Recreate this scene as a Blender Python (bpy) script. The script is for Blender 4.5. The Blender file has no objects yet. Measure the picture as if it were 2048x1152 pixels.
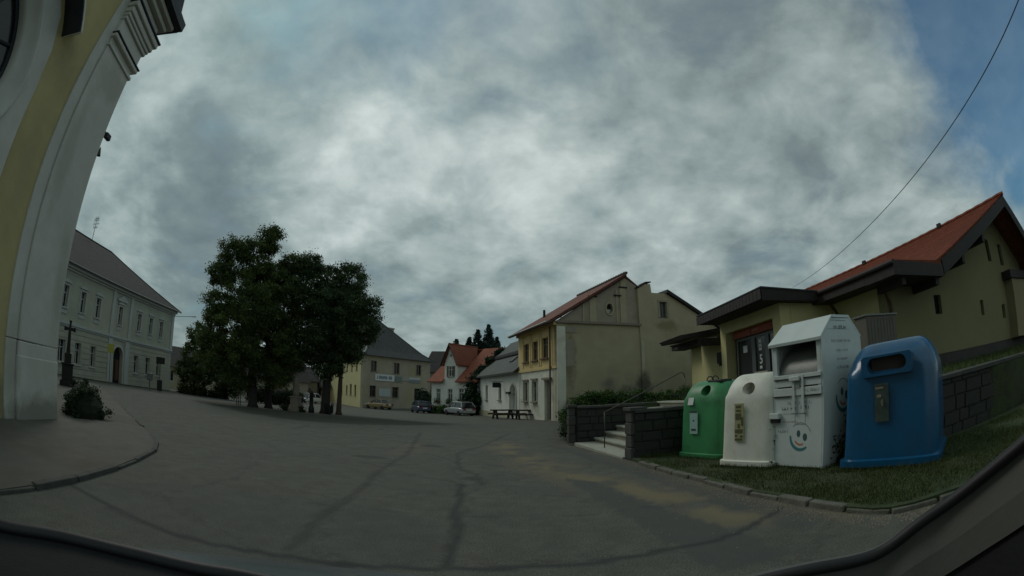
import bpy, math, random
import numpy as np
from mathutils import Vector, Matrix
from mathutils.geometry import tessellate_polygon
R = math.radians
random.seed(7); rng = np.random.default_rng(7)
SC = bpy.context.scene; COL = SC.collection

# ------------------------------------------------------------------ camera, sky, sun, exposure
CAM_H = 1.45
cd = bpy.data.cameras.new('dashcam'); cam = bpy.data.objects.new('dashcam', cd); COL.objects.link(cam)
SC.camera = cam; SC.render.engine = 'CYCLES'
cd.type = 'PANO'
try: cd.panorama_type = 'FISHEYE_EQUISOLID'; cd.fisheye_lens = 16.114; cd.fisheye_fov = R(200)
except Exception:
    cd.cycles.panorama_type = 'FISHEYE_EQUISOLID'; cd.cycles.fisheye_lens = 16.114; cd.cycles.fisheye_fov = R(200)
cd.sensor_fit = 'HORIZONTAL'; cd.sensor_width = 36; cd.sensor_height = 20.25
cd.clip_start = 0.02; cd.clip_end = 3000
cam.location = (0, 0, CAM_H); cam.rotation_euler = (R(90 + 13.166), 0, 0)

SUN_AZ, SUN_EL = -50.0, 44.0      # compass angle from +Y towards +X, elevation
sl = bpy.data.lights.new('sun', 'SUN'); so = bpy.data.objects.new('sun', sl); COL.objects.link(so)
sl.energy = 0.75; sl.angle = R(22); sl.color = (1.0, 0.96, 0.88)
so.rotation_euler = (R(90 - SUN_EL), 0, R(180 - SUN_AZ)); so.location = (-20, 20, 40)

def pxdir(px, py):                # direction in which the photo shows a cloud (used for the sky only)
    f = 916.7; x = px - 1024; y = 576 - py; r = math.hypot(x, y) + 1e-9
    th = 2 * math.asin(r / 2 / f); s = math.sin(th)
    d = (s * x / r, s * y / r, math.cos(th)); c, q = math.cos(.22978), math.sin(.22978)
    return (d[0], c * d[2] - q * d[1], q * d[2] + c * d[1])

world = bpy.data.worlds.new('World'); SC.world = world; world.use_nodes = True
wt = world.node_tree; wn, wl = wt.nodes, wt.links
bg = wn['Background']; bg.inputs[1].default_value = 0.1
sky = wn.new('ShaderNodeTexSky'); sky.sky_type = 'NISHITA'; sky.sun_disc = False
sky.sun_elevation = R(SUN_EL); sky.sun_rotation = R(SUN_AZ); sky.air_density = 1.3; sky.dust_density = 1.5
tc = wn.new('ShaderNodeTexCoord')
def wmath(op, a, b=None, c=None):
    n = wn.new('ShaderNodeMath'); n.operation = op
    for i, v in enumerate((a, b, c)):
        if v is None: continue
        if isinstance(v, (int, float)): n.inputs[i].default_value = v
        else: wl.new(v, n.inputs[i])
    return n.outputs[0]
def wvec(op, a, b):
    n = wn.new('ShaderNodeVectorMath'); n.operation = op
    for i, v in enumerate((a, b)):
        if isinstance(v, (tuple, list)): n.inputs[i].default_value = v
        else: wl.new(v, n.inputs[i])
    return n.outputs['Value'] if op == 'DOT_PRODUCT' else n.outputs[0]
dirn = tc.outputs['Generated']
sep = wn.new('ShaderNodeSeparateXYZ'); wl.new(dirn, sep.inputs[0])
zz = wmath('ADD', wmath('MAXIMUM', sep.outputs[2], 0.0), 0.36)
cmb = wn.new('ShaderNodeCombineXYZ')
wl.new(wmath('DIVIDE', sep.outputs[0], zz), cmb.inputs[0]); wl.new(wmath('DIVIDE', sep.outputs[1], zz), cmb.inputs[1])
def wnoise(vec, scale, detail, rough, dist=0.0):
    n = wn.new('ShaderNodeTexNoise'); n.inputs['Scale'].default_value = scale; n.inputs['Detail'].default_value = detail
    n.inputs['Roughness'].default_value = rough; n.inputs['Distortion'].default_value = dist; wl.new(vec, n.inputs['Vector']); return n
n1 = wnoise(cmb.outputs[0], 2.7, 8, 0.58, 0.3)
n2 = wnoise(wvec('ADD', cmb.outputs[0], (7.3, 2.1, 0)), 7.0, 6, 0.52, 0.2)
# jitter the direction so that the large banks of cloud get ragged edges
nj = wnoise(dirn, 4.0, 5, 0.6)
jit = wvec('ADD', dirn, wvec('SCALE', wvec('SUBTRACT', nj.outputs['Color'], (.5, .5, .5)), (0, 0, 0)))
sc_n = [n for n in wn if n.type == 'VECT_MATH' and n.operation == 'SCALE'][-1]; sc_n.inputs['Scale'].default_value = 0.36
jn = wn.new('ShaderNodeVectorMath'); jn.operation = 'NORMALIZE'; wl.new(jit, jn.inputs[0]); jdir = jn.outputs[0]
acc = None
LOBES = [(395, 125, 5, .16), (620, 330, 8, .20), (1000, 260, 12, .10), (760, 190, 10, .12), (250, 380, 6, .16), (640, 430, 7, .16),
         (900, 410, 8, .12), (1080, 420, 8, .12), (280, 485, 5, .16), (1150, 150, 14, .06), (1250, 470, 11, .05), (1600, 480, 12, .06), (900, 280, 9, .05), (1250, 330, 8, .05), (1700, 560, 9, .06),
         (500, 370, 9, -.22), (340, 430, 7, -.16), (1100, 100, 9, -.10), (1500, 340, 13, -.08), (820, 540, 9, -.16), (950, 600, 8, -.10),
         (300, 270, 7, -.12), (1380, 260, 10, -.06), (1750, 300, 14, -.05), (610, 60, 9, -.12), (400, 540, 8, -.14), (1250, 560, 10, -.02),
         (720, 480, 6, -.06), (820, 90, 9, -.07), (960, 150, 6, -.09), (880, 665, 7, .12), (160, 200, 12, .0)]
for px, py, sg, am in LOBES:
    d = pxdir(px, py); k = 1.0 / R(sg) ** 2
    v = wmath('MULTIPLY', wmath('POWER', wmath('MAXIMUM', wvec('DOT_PRODUCT', jdir, d), 0.0), k), am)
    acc = v if acc is None else wmath('ADD', acc, v)
fb = wmath('MULTIPLY_ADD', wmath('SUBTRACT', n1.outputs['Fac'], 0.5), 1.05, wmath('MULTIPLY', wmath('SUBTRACT', n2.outputs['Fac'], 0.5), 0.62))
dens = wmath('ADD', wmath('ADD', fb, acc), 0.47)
ramp = wn.new('ShaderNodeValToRGB'); wl.new(dens, ramp.inputs[0])
els = ramp.color_ramp.elements
els[0].position = 0.05; els[0].color = (.120, .152, .160, 1)
els[1].position = 1.0; els[1].color = (.62, .68, .655, 1)
for p, c in ((0.28, (.166, .208, .208, 1)), (0.46, (.250, .306, .298, 1)), (0.66, (.360, .422, .406, 1))):
    e = els.new(p); e.color = c
cl = wvec('SCALE', ramp.outputs[0], (0, 0, 0)); [n for n in wn if n.type == 'VECT_MATH' and n.operation == 'SCALE'][-1].inputs['Scale'].default_value = 11.8
hole = None                       # thin cloud towards the right, where blue sky shows
for px, py, sg, am in ((2100, 50, 12, 1.5), (1990, 10, 8, .8), (2060, 300, 6, .45), (880, -80, 13, .30)):
    d = pxdir(px, py); v = wmath('MULTIPLY', wmath('POWER', wmath('MAXIMUM', wvec('DOT_PRODUCT', jdir, d), 0.0), 1.0 / R(sg) ** 2), am)
    hole = v if hole is None else wmath('ADD', hole, v)
holef = wmath('MINIMUM', wmath('MAXIMUM', wmath('MULTIPLY', wmath('ADD', hole, wmath('MULTIPLY', wmath('SUBTRACT', 0.5, n1.outputs['Fac']), 1.0)), 1.0), 0.06), 0.8)
mixn = wn.new('ShaderNodeMix'); mixn.data_type = 'RGBA'
wl.new(holef, mixn.inputs['Factor']); wl.new(cl, mixn.inputs['A'])
skd = wvec('MULTIPLY', sky.outputs[0], (.27, .56, .70)); wl.new(skd, mixn.inputs['B'])
wl.new(mixn.outputs['Result'], bg.inputs[0])

vs = SC.view_settings; vs.view_transform = 'Standard'; vs.look = 'None'; vs.gamma = 1; vs.use_curve_mapping = False; vs.exposure = 0.0
SC.cycles.max_bounces = 5; SC.cycles.diffuse_bounces = 3; SC.cycles.glossy_bounces = 2; SC.cycles.transmission_bounces = 3
SC.cycles.transparent_max_bounces = 8; SC.cycles.use_denoising = True

# ------------------------------------------------------------------ ground height
def gz(x, y):
    return float(np.interp(y, [0, 9, 20, 30, 47, 60, 80, 900], [0, 0, -.15, -.42, -.95, -1.22, -1.3, -1.3]))

# ------------------------------------------------------------------ materials
MATS = {}
def mat(name, col, rough=.8, var=.12, scale=6, bump=.15, bscale=None, metal=0, spec=.4, stain=None, stain_scale=.6, stain_amt=.5, coords='Object'):
    if name in MATS: return MATS[name]
    m = bpy.data.materials.new(name); m.use_nodes = True; nt = m.node_tree; N, L = nt.nodes, nt.links
    b = N['Principled BSDF']; b.inputs['Roughness'].default_value = rough; b.inputs['Metallic'].default_value = metal
    b.inputs['Specular IOR Level'].default_value = spec
    t = N.new('ShaderNodeTexCoord'); co = t.outputs[coords]
    n = N.new('ShaderNodeTexNoise'); n.inputs['Scale'].default_value = scale; n.inputs['Detail'].default_value = 6; n.inputs['Roughness'].default_value = .65; L.new(co, n.inputs['Vector'])
    r = N.new('ShaderNodeValToRGB'); r.color_ramp.elements[0].position = .3; r.color_ramp.elements[1].position = .7
    c0 = tuple(max(0, c * (1 - var)) for c in col); c1 = tuple(min(1, c * (1 + var)) for c in col)
    r.color_ramp.elements[0].color = (*c0, 1); r.color_ramp.elements[1].color = (*c1, 1); L.new(n.outputs['Fac'], r.inputs[0]); out = r.outputs[0]
    if stain:
        n3 = N.new('ShaderNodeTexNoise'); n3.inputs['Scale'].default_value = stain_scale; n3.inputs['Detail'].default_value = 7; n3.inputs['Roughness'].default_value = .7; n3.inputs['Distortion'].default_value = .5; L.new(co, n3.inputs['Vector'])
        mr = N.new('ShaderNodeMapRange'); mr.inputs[1].default_value = .48; mr.inputs[2].default_value = .68; mr.inputs[4].default_value = stain_amt; L.new(n3.outputs['Fac'], mr.inputs[0])
        mx = N.new('ShaderNodeMix'); mx.data_type = 'RGBA'; L.new(mr.outputs[0], mx.inputs['Factor']); L.new(out, mx.inputs['A']); mx.inputs['B'].default_value = (*stain, 1); out = mx.outputs['Result']
    L.new(out, b.inputs['Base Color'])
    if bump:
        n2 = N.new('ShaderNodeTexNoise'); n2.inputs['Scale'].default_value = bscale or scale * 5; n2.inputs['Detail'].default_value = 4; L.new(co, n2.inputs['Vector'])
        bp = N.new('ShaderNodeBump'); bp.inputs['Strength'].default_value = bump; bp.inputs['Distance'].default_value = .05; L.new(n2.outputs['Fac'], bp.inputs['Height']); L.new(bp.outputs[0], b.inputs['Normal'])
    MATS[name] = m; return m

def roofmat(name, col, col2, rows=3.2, dark=.55):
    """tile courses as a fine relief running along the slope (object z) plus patchy colour"""
    if name in MATS: return MATS[name]
    m = mat(name, col, .85, .25, 3, 0, stain=col2, stain_scale=.35, stain_amt=.6)
    nt = m.node_tree; N, L = nt.nodes, nt.links; b = N['Principled BSDF']
    t = N.new('ShaderNodeTexCoord'); w = N.new('ShaderNodeTexWave'); w.wave_type = 'BANDS'; w.bands_direction = 'Z'; w.wave_profile = 'SAW'
    w.inputs['Scale'].default_value = rows; w.inputs['Distortion'].default_value = .6; w.inputs['Detail'].default_value = 2; L.new(t.outputs['Object'], w.inputs['Vector'])
    n = N.new('ShaderNodeTexNoise'); n.inputs['Scale'].default_value = 9; L.new(t.outputs['Object'], n.inputs['Vector'])
    ad = N.new('ShaderNodeMath'); ad.operation = 'ADD'; L.new(w.outputs['Fac'], ad.inputs[0]); L.new(n.outputs['Fac'], ad.inputs[1])
    bp = N.new('ShaderNodeBump'); bp.inputs['Strength'].default_value = .6; bp.inputs['Distance'].default_value = .06; L.new(ad.outputs[0], bp.inputs['Height']); L.new(bp.outputs[0], b.inputs['Normal'])
    return m

def plain(name, col, rough=.5, metal=0, spec=.5, coat=0):
    if name in MATS: return MATS[name]
    m = mat(name, col, rough, .06, 3, .03, metal=metal, spec=spec)
    m.node_tree.nodes['Principled BSDF'].inputs['Coat Weight'].default_value = coat
    return m

M_ch_white = mat('church_plaster', (.52, .515, .45), .9, .10, 1.2, .12, 60, stain=(.42, .405, .345), stain_scale=.5, stain_amt=.4)
M_ch_yel = mat('church_yellow_plaster', (.44, .375, .18), .9, .12, 1.0, .12, 60, stain=(.37, .31, .15), stain_scale=.6)
M_ch_dark = mat('cornice_sheet_metal', (.035, .04, .045), .5, .2, 4, .05, metal=.3)
M_hall_wall = mat('hall_plaster_grey_white', (.43, .425, .34), .9, .08, .8, .1, 40, stain=(.28, .29, .24), stain_scale=.35)
M_hall_trim = mat('hall_trim_white', (.46, .48, .44), .85, .06, 2, .05)
M_inn_wall = mat('inn_weathered_plaster', (.35, .31, .23), .95, .12, 1.1, .1, 30, stain=(.33, .30, .15), stain_scale=.28, stain_amt=.8)
M_inn_side = mat('inn_yellow_plaster', (.58, .52, .27), .9, .08, 1, .1, stain=(.50, .44, .24), stain_scale=.3)
M_white_wall = mat('white_lime_plaster', (.70, .70, .63), .9, .07, 1.2, .1, 30, stain=(.50, .51, .45), stain_scale=.5, stain_amt=.5)
M_white_old = mat('peeling_white_plaster', (.62, .62, .52), .92, .10, 1.4, .12, 30, stain=(.36, .34, .26), stain_scale=.65, stain_amt=.75)
M_ochre = mat('ochre_facade_plaster', (.60, .46, .215), .9, .08, 1.2, .08, 30, stain=(.52, .41, .21), stain_scale=.7)
M_gable = mat('bare_grey_render', (.375, .340, .225), .95, .10, .9, .14, 26, stain=(.29, .262, .175), stain_scale=.33, stain_amt=.65)
M_gable2 = mat('bare_upper_render', (.31, .28, .215), .95, .12, 1.1, .14, 26, stain=(.20, .19, .15), stain_scale=.5)
M_shop = mat('pale_yellow_render', (.56, .51, .26), .9, .06, 1.0, .1, 50, stain=(.45, .42, .24), stain_scale=.4)
M_hallg = mat('yellow_green_render', (.215, .20, .105), .92, .06, .8, .1, 50, stain=(.185, .175, .095), stain_scale=.3)
M_plinth = mat('dark_plinth_stone', (.05, .048, .043), .9, .25, 2, .3)
M_darkwood = mat('dark_brown_fascia_wood', (.028, .024, .022), .7, .25, 5, .1)
M_red_tile = roofmat('red_clay_tiles', (.22, .062, .032), (.16, .048, .028))
M_red_old = roofmat('old_red_tiles', (.17, .065, .045), (.11, .055, .045))
M_orange = roofmat('orange_red_tiles', (.27, .088, .05), (.19, .072, .046))
M_grey_roof = roofmat('grey_slate_roof', (.105, .115, .105), (.075, .085, .08))
M_dark_roof = roofmat('dark_slate_roof', (.044, .041, .037), (.033, .033, .030))
M_inn_roof = roofmat('inn_grey_slates', (.078, .080, .078), (.055, .058, .056))
M_glass = plain('dark_window_glass', (.018, .02, .02), .12, 0, .6)
M_glass2 = plain('curtained_window_glass', (.06, .07, .065), .25, 0, .5)
M_frame_brown = plain('brown_window_frame', (.10, .055, .03), .6)
M_frame_white = plain('white_window_frame', (.55, .57, .53), .6)
M_frame_grey = plain('grey_metal_frame', (.11, .125, .125), .45, .3)
M_sill = mat('stone_sill', (.22, .19, .15), .9, .15, 5, .1)
M_doorgrey = mat('weathered_grey_door', (.20, .20, .15), .8, .15, 4, .1)
M_zinc = plain('zinc_downpipe', (.20, .21, .20), .5, .6)
M_rust = plain('brown_downpipe', (.10, .06, .035), .6, .2)
M_stone = mat('dark_granite_block', (.038, .038, .036), .95, .22, 5, .4, 30)
M_stone2 = mat('dark_mossy_stone', (.036, .039, .032), .95, .25, 4, .4, 30)
M_mortar = mat('dark_mortar', (.040, .040, .037), 1, .2, 6, .2)
M_pier = mat('grey_granite_pier', (.065, .065, .058), .95, .2, 6, .3, 40)
M_step = mat('pale_concrete_step', (.34, .34, .28), .9, .12, 5, .15, 50, stain=(.22, .22, .17), stain_scale=1.6)
M_riser = mat('worn_step_riser', (.22, .215, .16), .9, .15, 5, .15)
M_kerb = mat('granite_kerb', (.13, .125, .105), .95, .3, 5, .4, 40, stain=(.075, .08, .05), stain_scale=3.2, stain_amt=.9)
M_kerbl = mat('dark_kerb', (.070, .070, .060), .95, .22, 5, .3, 40)
M_pave = mat('sidewalk_asphalt', (.105, .10, .084), .95, .15, 2.0, .3, 90, stain=(.085, .07, .055), stain_scale=.45, stain_amt=.8)
M_soil = mat('dark_soil', (.045, .04, .028), 1, .35, 3, .5, 30, stain=(.035, .05, .02), stain_scale=.8)
M_grass_gr = mat('grass_ground', (.040, .056, .022), 1, .35, 3, .5, 30, stain=(.065, .055, .030), stain_scale=.9)
M_bark = mat('tree_bark', (.034, .031, .026), 1, .3, 8, .6, 25)
M_bark2 = mat('reddish_bark', (.075, .05, .038), 1, .3, 8, .6, 25)
M_green_c = mat('green_fibreglass', (.050, .250, .095), .42, .10, 2.2, .03, stain=(.045, .12, .055), stain_scale=1.7, stain_amt=.7)
M_white_c = mat('cream_fibreglass', (.70, .70, .62), .45, .06, 3, .04, stain=(.50, .48, .37), stain_scale=2.2, stain_amt=.6)
M_blue_c = mat('blue_fibreglass', (.008, .085, .19), .22, .10, 2.2, .03, spec=.6, stain=(.018, .065, .12), stain_scale=1.5, stain_amt=.7)
M_cloth = mat('white_painted_steel', (.54, .60, .585), .42, .05, 2, .03, metal=0, stain=(.44, .47, .44), stain_scale=1.2, stain_amt=.6)
M_clothin = mat('steel_chute', (.20, .205, .19), .45, .15, 4, .05, metal=.3)
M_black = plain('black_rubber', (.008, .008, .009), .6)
M_paper = plain('white_paper', (.60, .62, .60), .7)
M_print = plain('dark_print', (.035, .05, .05), .7)
M_printg = plain('grey_print', (.25, .29, .28), .7)
M_teal = plain('teal_print', (.05, .19, .20), .6)
M_orangep = plain('orange_print', (.50, .15, .06), .6)
M_label_y = mat('faded_yellow_label', (.34, .33, .17), .7, .12, 14, 0)
M_label_o = plain('olive_print', (.085, .09, .035), .7)
M_label_b = mat('pale_blue_label', (.33, .50, .45), .6, .10, 12, 0)
M_label_d = mat('dirty_dark_label', (.045, .07, .06), .7, .35, 14, 0)
M_iron = plain('dark_iron', (.018, .017, .016), .6, .4)
M_rail = plain('painted_steel_rail', (.06, .06, .05), .5, .4)
M_redsign = mat('faded_red_sign', (.26, .050, .022), .6, .12, 3, .02)
M_wood = mat('dark_picnic_wood', (.030, .024, .018), .8, .3, 8, .1)
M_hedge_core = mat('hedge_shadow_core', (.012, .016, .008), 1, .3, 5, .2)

def leafmat(name, c0, c1, trans=.15):
    if name in MATS: return MATS[name]
    m = bpy.data.materials.new(name); m.use_nodes = True; nt = m.node_tree; N, L = nt.nodes, nt.links
    b = N['Principled BSDF']; b.inputs['Roughness'].default_value = .65; b.inputs['Specular IOR Level'].default_value = .25
    a = N.new('ShaderNodeAttribute'); a.attribute_name = 'tint'; r = N.new('ShaderNodeValToRGB')
    r.color_ramp.elements[0].color = (*c0, 1); r.color_ramp.elements[1].color = (*c1, 1); L.new(a.outputs['Fac'], r.inputs[0]); L.new(r.outputs[0], b.inputs['Base Color'])
    tr = N.new('ShaderNodeBsdfTranslucent'); L.new(r.outputs[0], tr.inputs[0]); mx = N.new('ShaderNodeMixShader'); mx.inputs[0].default_value = trans
    L.new(b.outputs[0], mx.inputs[1]); L.new(tr.outputs[0], mx.inputs[2]); L.new(mx.outputs[0], N['Material Output'].inputs[0])
    MATS[name] = m; return m
L_linden = leafmat('linden_leaves', (.028, .054, .014), (.140, .190, .050), .28)
L_linden2 = leafmat('darker_linden_leaves', (.026, .052, .022), (.100, .150, .055), .28)
L_bush = leafmat('bush_leaves', (.014, .030, .012), (.035, .062, .020))
L_hedge = leafmat('hedge_leaves', (.022, .055, .008), (.060, .125, .018))
L_ivy = leafmat('ivy_leaves', (.012, .032, .016), (.030, .060, .024))
L_fir = leafmat('fir_needles', (.016, .034, .026), (.034, .058, .040))
L_grass = leafmat('grass_blades', (.032, .052, .014), (.085, .110, .034))
L_dark = leafmat('distant_leaves', (.018, .036, .018), (.040, .065, .030))

# ------------------------------------------------------------------ mesh helpers
WLOC = {}
def link(o, parent=None, loc=(0, 0, 0)):
    COL.objects.link(o)
    if parent is not None:
        o.parent = parent; o.location = (0, 0, 0); WLOC[o.name] = WLOC[parent.name]
    else:
        o.location = loc; WLOC[o.name] = Vector(loc)
    return o
def tag(o, label=None, cat=None, group=None, kind=None):
    for k, v in (('label', label), ('category', cat), ('group', group), ('kind', kind)):
        if v: o[k] = v
    return o
def thing(name, loc, label, cat, group=None, rz=0):
    o = bpy.data.objects.new(name, None); o.empty_display_size = .3; COL.objects.link(o)
    o.location = loc; o.rotation_euler = (0, 0, rz); WLOC[o.name] = Vector(loc); return tag(o, label, cat, group)
class MB:
    def __init__(s): s.v = []; s.f = []
    def add(s, vs, fs):
        k = len(s.v); s.v += [tuple(v) for v in vs]; s.f += [tuple(i + k for i in f) for f in fs]; return s
    def box(s, a, b):
        x0, y0, z0 = a; x1, y1, z1 = b
        return s.add([(x0, y0, z0), (x1, y0, z0), (x1, y1, z0), (x0, y1, z0), (x0, y0, z1), (x1, y0, z1), (x1, y1, z1), (x0, y1, z1)],
                     [(0, 3, 2, 1), (4, 5, 6, 7), (0, 1, 5, 4), (1, 2, 6, 5), (2, 3, 7, 6), (3, 0, 4, 7)])
    def hull8(s, p):  # 4 bottom corners then 4 top corners
        return s.add(p, [(0, 3, 2, 1), (4, 5, 6, 7), (0, 1, 5, 4), (1, 2, 6, 5), (2, 3, 7, 6), (3, 0, 4, 7)])
    def slab(s, poly, t, nrm=(0, 0, -1)):  # polygon extruded by t along nrm
        n = len(poly); q = [tuple(Vector(p) + Vector(nrm) * t) for p in poly]
        return s.add(list(poly) + q, [tuple(range(n)), tuple(range(2 * n - 1, n - 1, -1))] + [(i, i + n, (i + 1) % n + n, (i + 1) % n) for i in range(n)])
    def tube(s, pts, r, n=8, cap=True):
        pts = [Vector(p) for p in pts]; rs = r if isinstance(r, (list, tuple)) else [r] * len(pts); vs = []; fs = []
        for i, p in enumerate(pts):
            d = (pts[min(i + 1, len(pts) - 1)] - pts[max(i - 1, 0)]).normalized()
            a = d.cross(Vector((0, 0, 1)) if abs(d.z) < .9 else Vector((1, 0, 0))).normalized(); b = d.cross(a)
            for k in range(n):
                t = 2 * math.pi * k / n; vs.append(p + (a * math.cos(t) + b * math.sin(t)) * rs[i])
        for i in range(len(pts) - 1):
            for k in range(n): fs.append((i * n + k, i * n + (k + 1) % n, (i + 1) * n + (k + 1) % n, (i + 1) * n + k))
        if cap: fs.append(tuple(range(n - 1, -1, -1))); fs.append(tuple((len(pts) - 1) * n + k for k in range(n)))
        return s.add(vs, fs)
    def loft(s, rings, cap=True):
        n = len(rings[0]); vs = [p for r in rings for p in r]; fs = []
        for i in range(len(rings) - 1):
            for k in range(n): fs.append((i * n + k, i * n + (k + 1) % n, (i + 1) * n + (k + 1) % n, (i + 1) * n + k))
        if cap: fs.append(tuple(range(n - 1, -1, -1))); fs.append(tuple((len(rings) - 1) * n + k for k in range(n)))
        return s.add(vs, fs)
    def lathe(s, c, prof, n=16, axis='z'):
        rings = []
        for r, h in prof:
            ring = []
            for k in range(n):
                t = 2 * math.pi * k / n; a, b = r * math.cos(t), r * math.sin(t)
                ring.append((c[0] + a, c[1] + b, c[2] + h) if axis == 'z' else ((c[0] + h, c[1] + a, c[2] + b) if axis == 'x' else (c[0] + b, c[1] + h, c[2] + a)))
            rings.append(ring)
        return s.loft(rings)
    def mesh(s, name, off=(0, 0, 0)):
        m = bpy.data.meshes.new(name); o = Vector(off)
        m.from_pydata([tuple(Vector(v) - o) for v in s.v], [], s.f); m.validate(); m.update()
        import bmesh
        bm = bmesh.new(); bm.from_mesh(m); bmesh.ops.recalc_face_normals(bm, faces=bm.faces); bm.to_mesh(m); bm.free(); return m
    def build(s, name, m, parent=None, smooth=False, bevel=0, local=False, loc=None):
        off = (0, 0, 0)
        if not local: off = WLOC[parent.name] if parent is not None else (loc or (0, 0, 0))
        me = s.mesh(name, off); me.materials.append(m)
        if smooth: me.polygons.foreach_set('use_smooth', [True] * len(me.polygons))
        o = bpy.data.objects.new(name, me); link(o, parent, (loc or (0, 0, 0)))
        if bevel:
            b = o.modifiers.new('bevel', 'BEVEL'); b.width = bevel; b.segments = 2; b.limit_method = 'ANGLE'; b.angle_limit = R(40)
        return o

class Fr:   # vertical wall plane: s along, z up, o outwards
    def __init__(s, P0, az, out=1):
        a = R(az); s.P = P0; s.u = (math.sin(a), math.cos(a)); s.n = (out * math.cos(a), -out * math.sin(a))
    def at(s, a, z, o=0): return (s.P[0] + a * s.u[0] + o * s.n[0], s.P[1] + a * s.u[1] + o * s.n[1], z)
def fbox(mb, F, s0, s1, z0, z1, o0, o1):
    return mb.hull8([F.at(s0, z0, o0), F.at(s1, z0, o0), F.at(s1, z0, o1), F.at(s0, z0, o1), F.at(s0, z1, o0), F.at(s1, z1, o0), F.at(s1, z1, o1), F.at(s0, z1, o1)])
def fwall(mb, F, outer, holes, o_front=0, o_back=-.3):
    loops = [outer] + holes; flat = [p for l in loops for p in l]
    tri = tessellate_polygon([[Vector((p[0], p[1], 0)) for p in l] for l in loops]); n = len(flat)
    vs = [F.at(p[0], p[1], o_front) for p in flat] + [F.at(p[0], p[1], o_back) for p in flat]
    fs = [tuple(t) for t in tri] + [tuple(i + n for i in reversed(t)) for t in tri]; k = 0
    for l in loops:
        for i in range(len(l)): fs.append((k + i, k + (i + 1) % len(l), k + (i + 1) % len(l) + n, k + i + n))
        k += len(l)
    return mb.add(vs, fs)
def rect(a, b, c, d): return [(a, b), (c, b), (c, d), (a, d)]   # s0,z0,s1,z1
def fprism(mb, F, pts, o0, o1): return fwall(mb, F, pts, [], o1, o0)

def window(F, par, a, b, c, d, fm=M_frame_brown, gm=M_glass, depth=.14, mull=1, trans=1, sill=M_sill, surround=None, sw=.1, fw=.06, sillp=.09, siloff=0):
    """frame > pane, sill (and surround) in the hole (a,b)-(c,d)"""
    o = MB(); z = -depth
    fbox(o, F, a, c, b, b + fw, z - .03, z + .02); fbox(o, F, a, c, d - fw, d, z - .03, z + .02)
    fbox(o, F, a, a + fw, b + fw, d - fw, z - .03, z + .02); fbox(o, F, c - fw, c, b + fw, d - fw, z - .03, z + .02)
    for k in range(mull):
        m = a + (c - a) * (k + 1) / (mull + 1); fbox(o, F, m - fw * .5, m + fw * .5, b + fw, d - fw, z - .028, z + .025)
    w = o.build('window', fm, par)
    zt = b + (d - b) * .66
    if trans:
        q = MB(); fbox(q, F, a + fw, c - fw, zt - fw * .5, zt + fw * .5, z - .026, z + .03); q.build('transom', fm, w)
    p = MB(); fbox(p, F, a + .01, c - .01, b + .01, d - .01, z - .045, z - .032); p.build('pane', gm, w)
    if sill:
        q = MB(); fbox(q, F, a - .08, c + .08, b - .09, b - .005, -.1, sillp); q.build('sill', sill, w)
    if surround:
        q = MB(); fwall(q, F, rect(a - sw, b - .005, c + sw, d + sw), [rect(a - .002, b - .003, c + .002, d + .002)], .045, .002); q.build('surround', surround, w)
    return w

def leaves(name, pts, nrm, size, m, parent=None, loc=(0, 0, 0), tint=None, ar=.7, kind=None):
    """many small leaf quads at pts (Nx3)"""
    N = len(pts); a = rng.normal(size=(N, 3)); a = a + nrm * .6; a /= np.linalg.norm(a, axis=1)[:, None] + 1e-9
    b = rng.normal(size=(N, 3)); b -= (b * a).sum(1)[:, None] * a; b /= np.linalg.norm(b, axis=1)[:, None] + 1e-9
    c = np.cross(a, b); sz = (size * rng.uniform(.6, 1.3, N))[:, None]
    off = np.array(WLOC[parent.name] if parent is not None else loc); P = pts - off
    V = np.stack([P - b * sz, P + c * sz * ar, P + b * sz, P - c * sz * ar], 1).reshape(-1, 3)
    me = bpy.data.meshes.new(name); me.vertices.add(4 * N); me.vertices.foreach_set('co', V.ravel().astype(np.float32))
    me.loops.add(4 * N); me.loops.foreach_set('vertex_index', np.arange(4 * N, dtype=np.int32))
    me.polygons.add(N); me.polygons.foreach_set('loop_start', np.arange(0, 4 * N, 4, dtype=np.int32)); me.polygons.foreach_set('loop_total', np.full(N, 4, dtype=np.int32))
    me.update(); at = me.attributes.new('tint', 'FLOAT', 'POINT')
    if tint is None: tint = rng.uniform(0, 1, N)
    at.data.foreach_set('value', np.repeat(tint, 4).astype(np.float32)); me.materials.append(m)
    o = bpy.data.objects.new(name, me); link(o, parent, loc)
    return o
def crown_points(lobes, per, clump=.45, fill=.55, flat=1.0):
    """leaf clumps spread mostly through the outer shell of each lobe"""
    P, Nn, T = [], [], []
    for (x, y, z, r) in lobes:
        nc = int(14 + 26 * r * r)
        d = rng.normal(size=(nc, 3)); d /= np.linalg.norm(d, axis=1)[:, None]
        rr = r * np.power(rng.uniform(fill ** 3, 1.08, nc), 1 / 3.)
        c = np.array([x, y, z]) + d * rr[:, None] * np.array([1, 1, flat])
        for i in range(nc):
            m = int(per * rng.uniform(.5, 1.4)); q = rng.normal(size=(m, 3)) * clump * rng.uniform(.5, 1.0) * np.array([1, 1, .7]) * .5
            P.append(c[i] + q); Nn.append(np.repeat(d[i][None], m, 0)); T.append(np.clip(rng.uniform(0, .7) + rng.normal(size=m) * .18, 0, 1))
    return np.concatenate(P), np.concatenate(Nn), np.concatenate(T)
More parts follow.
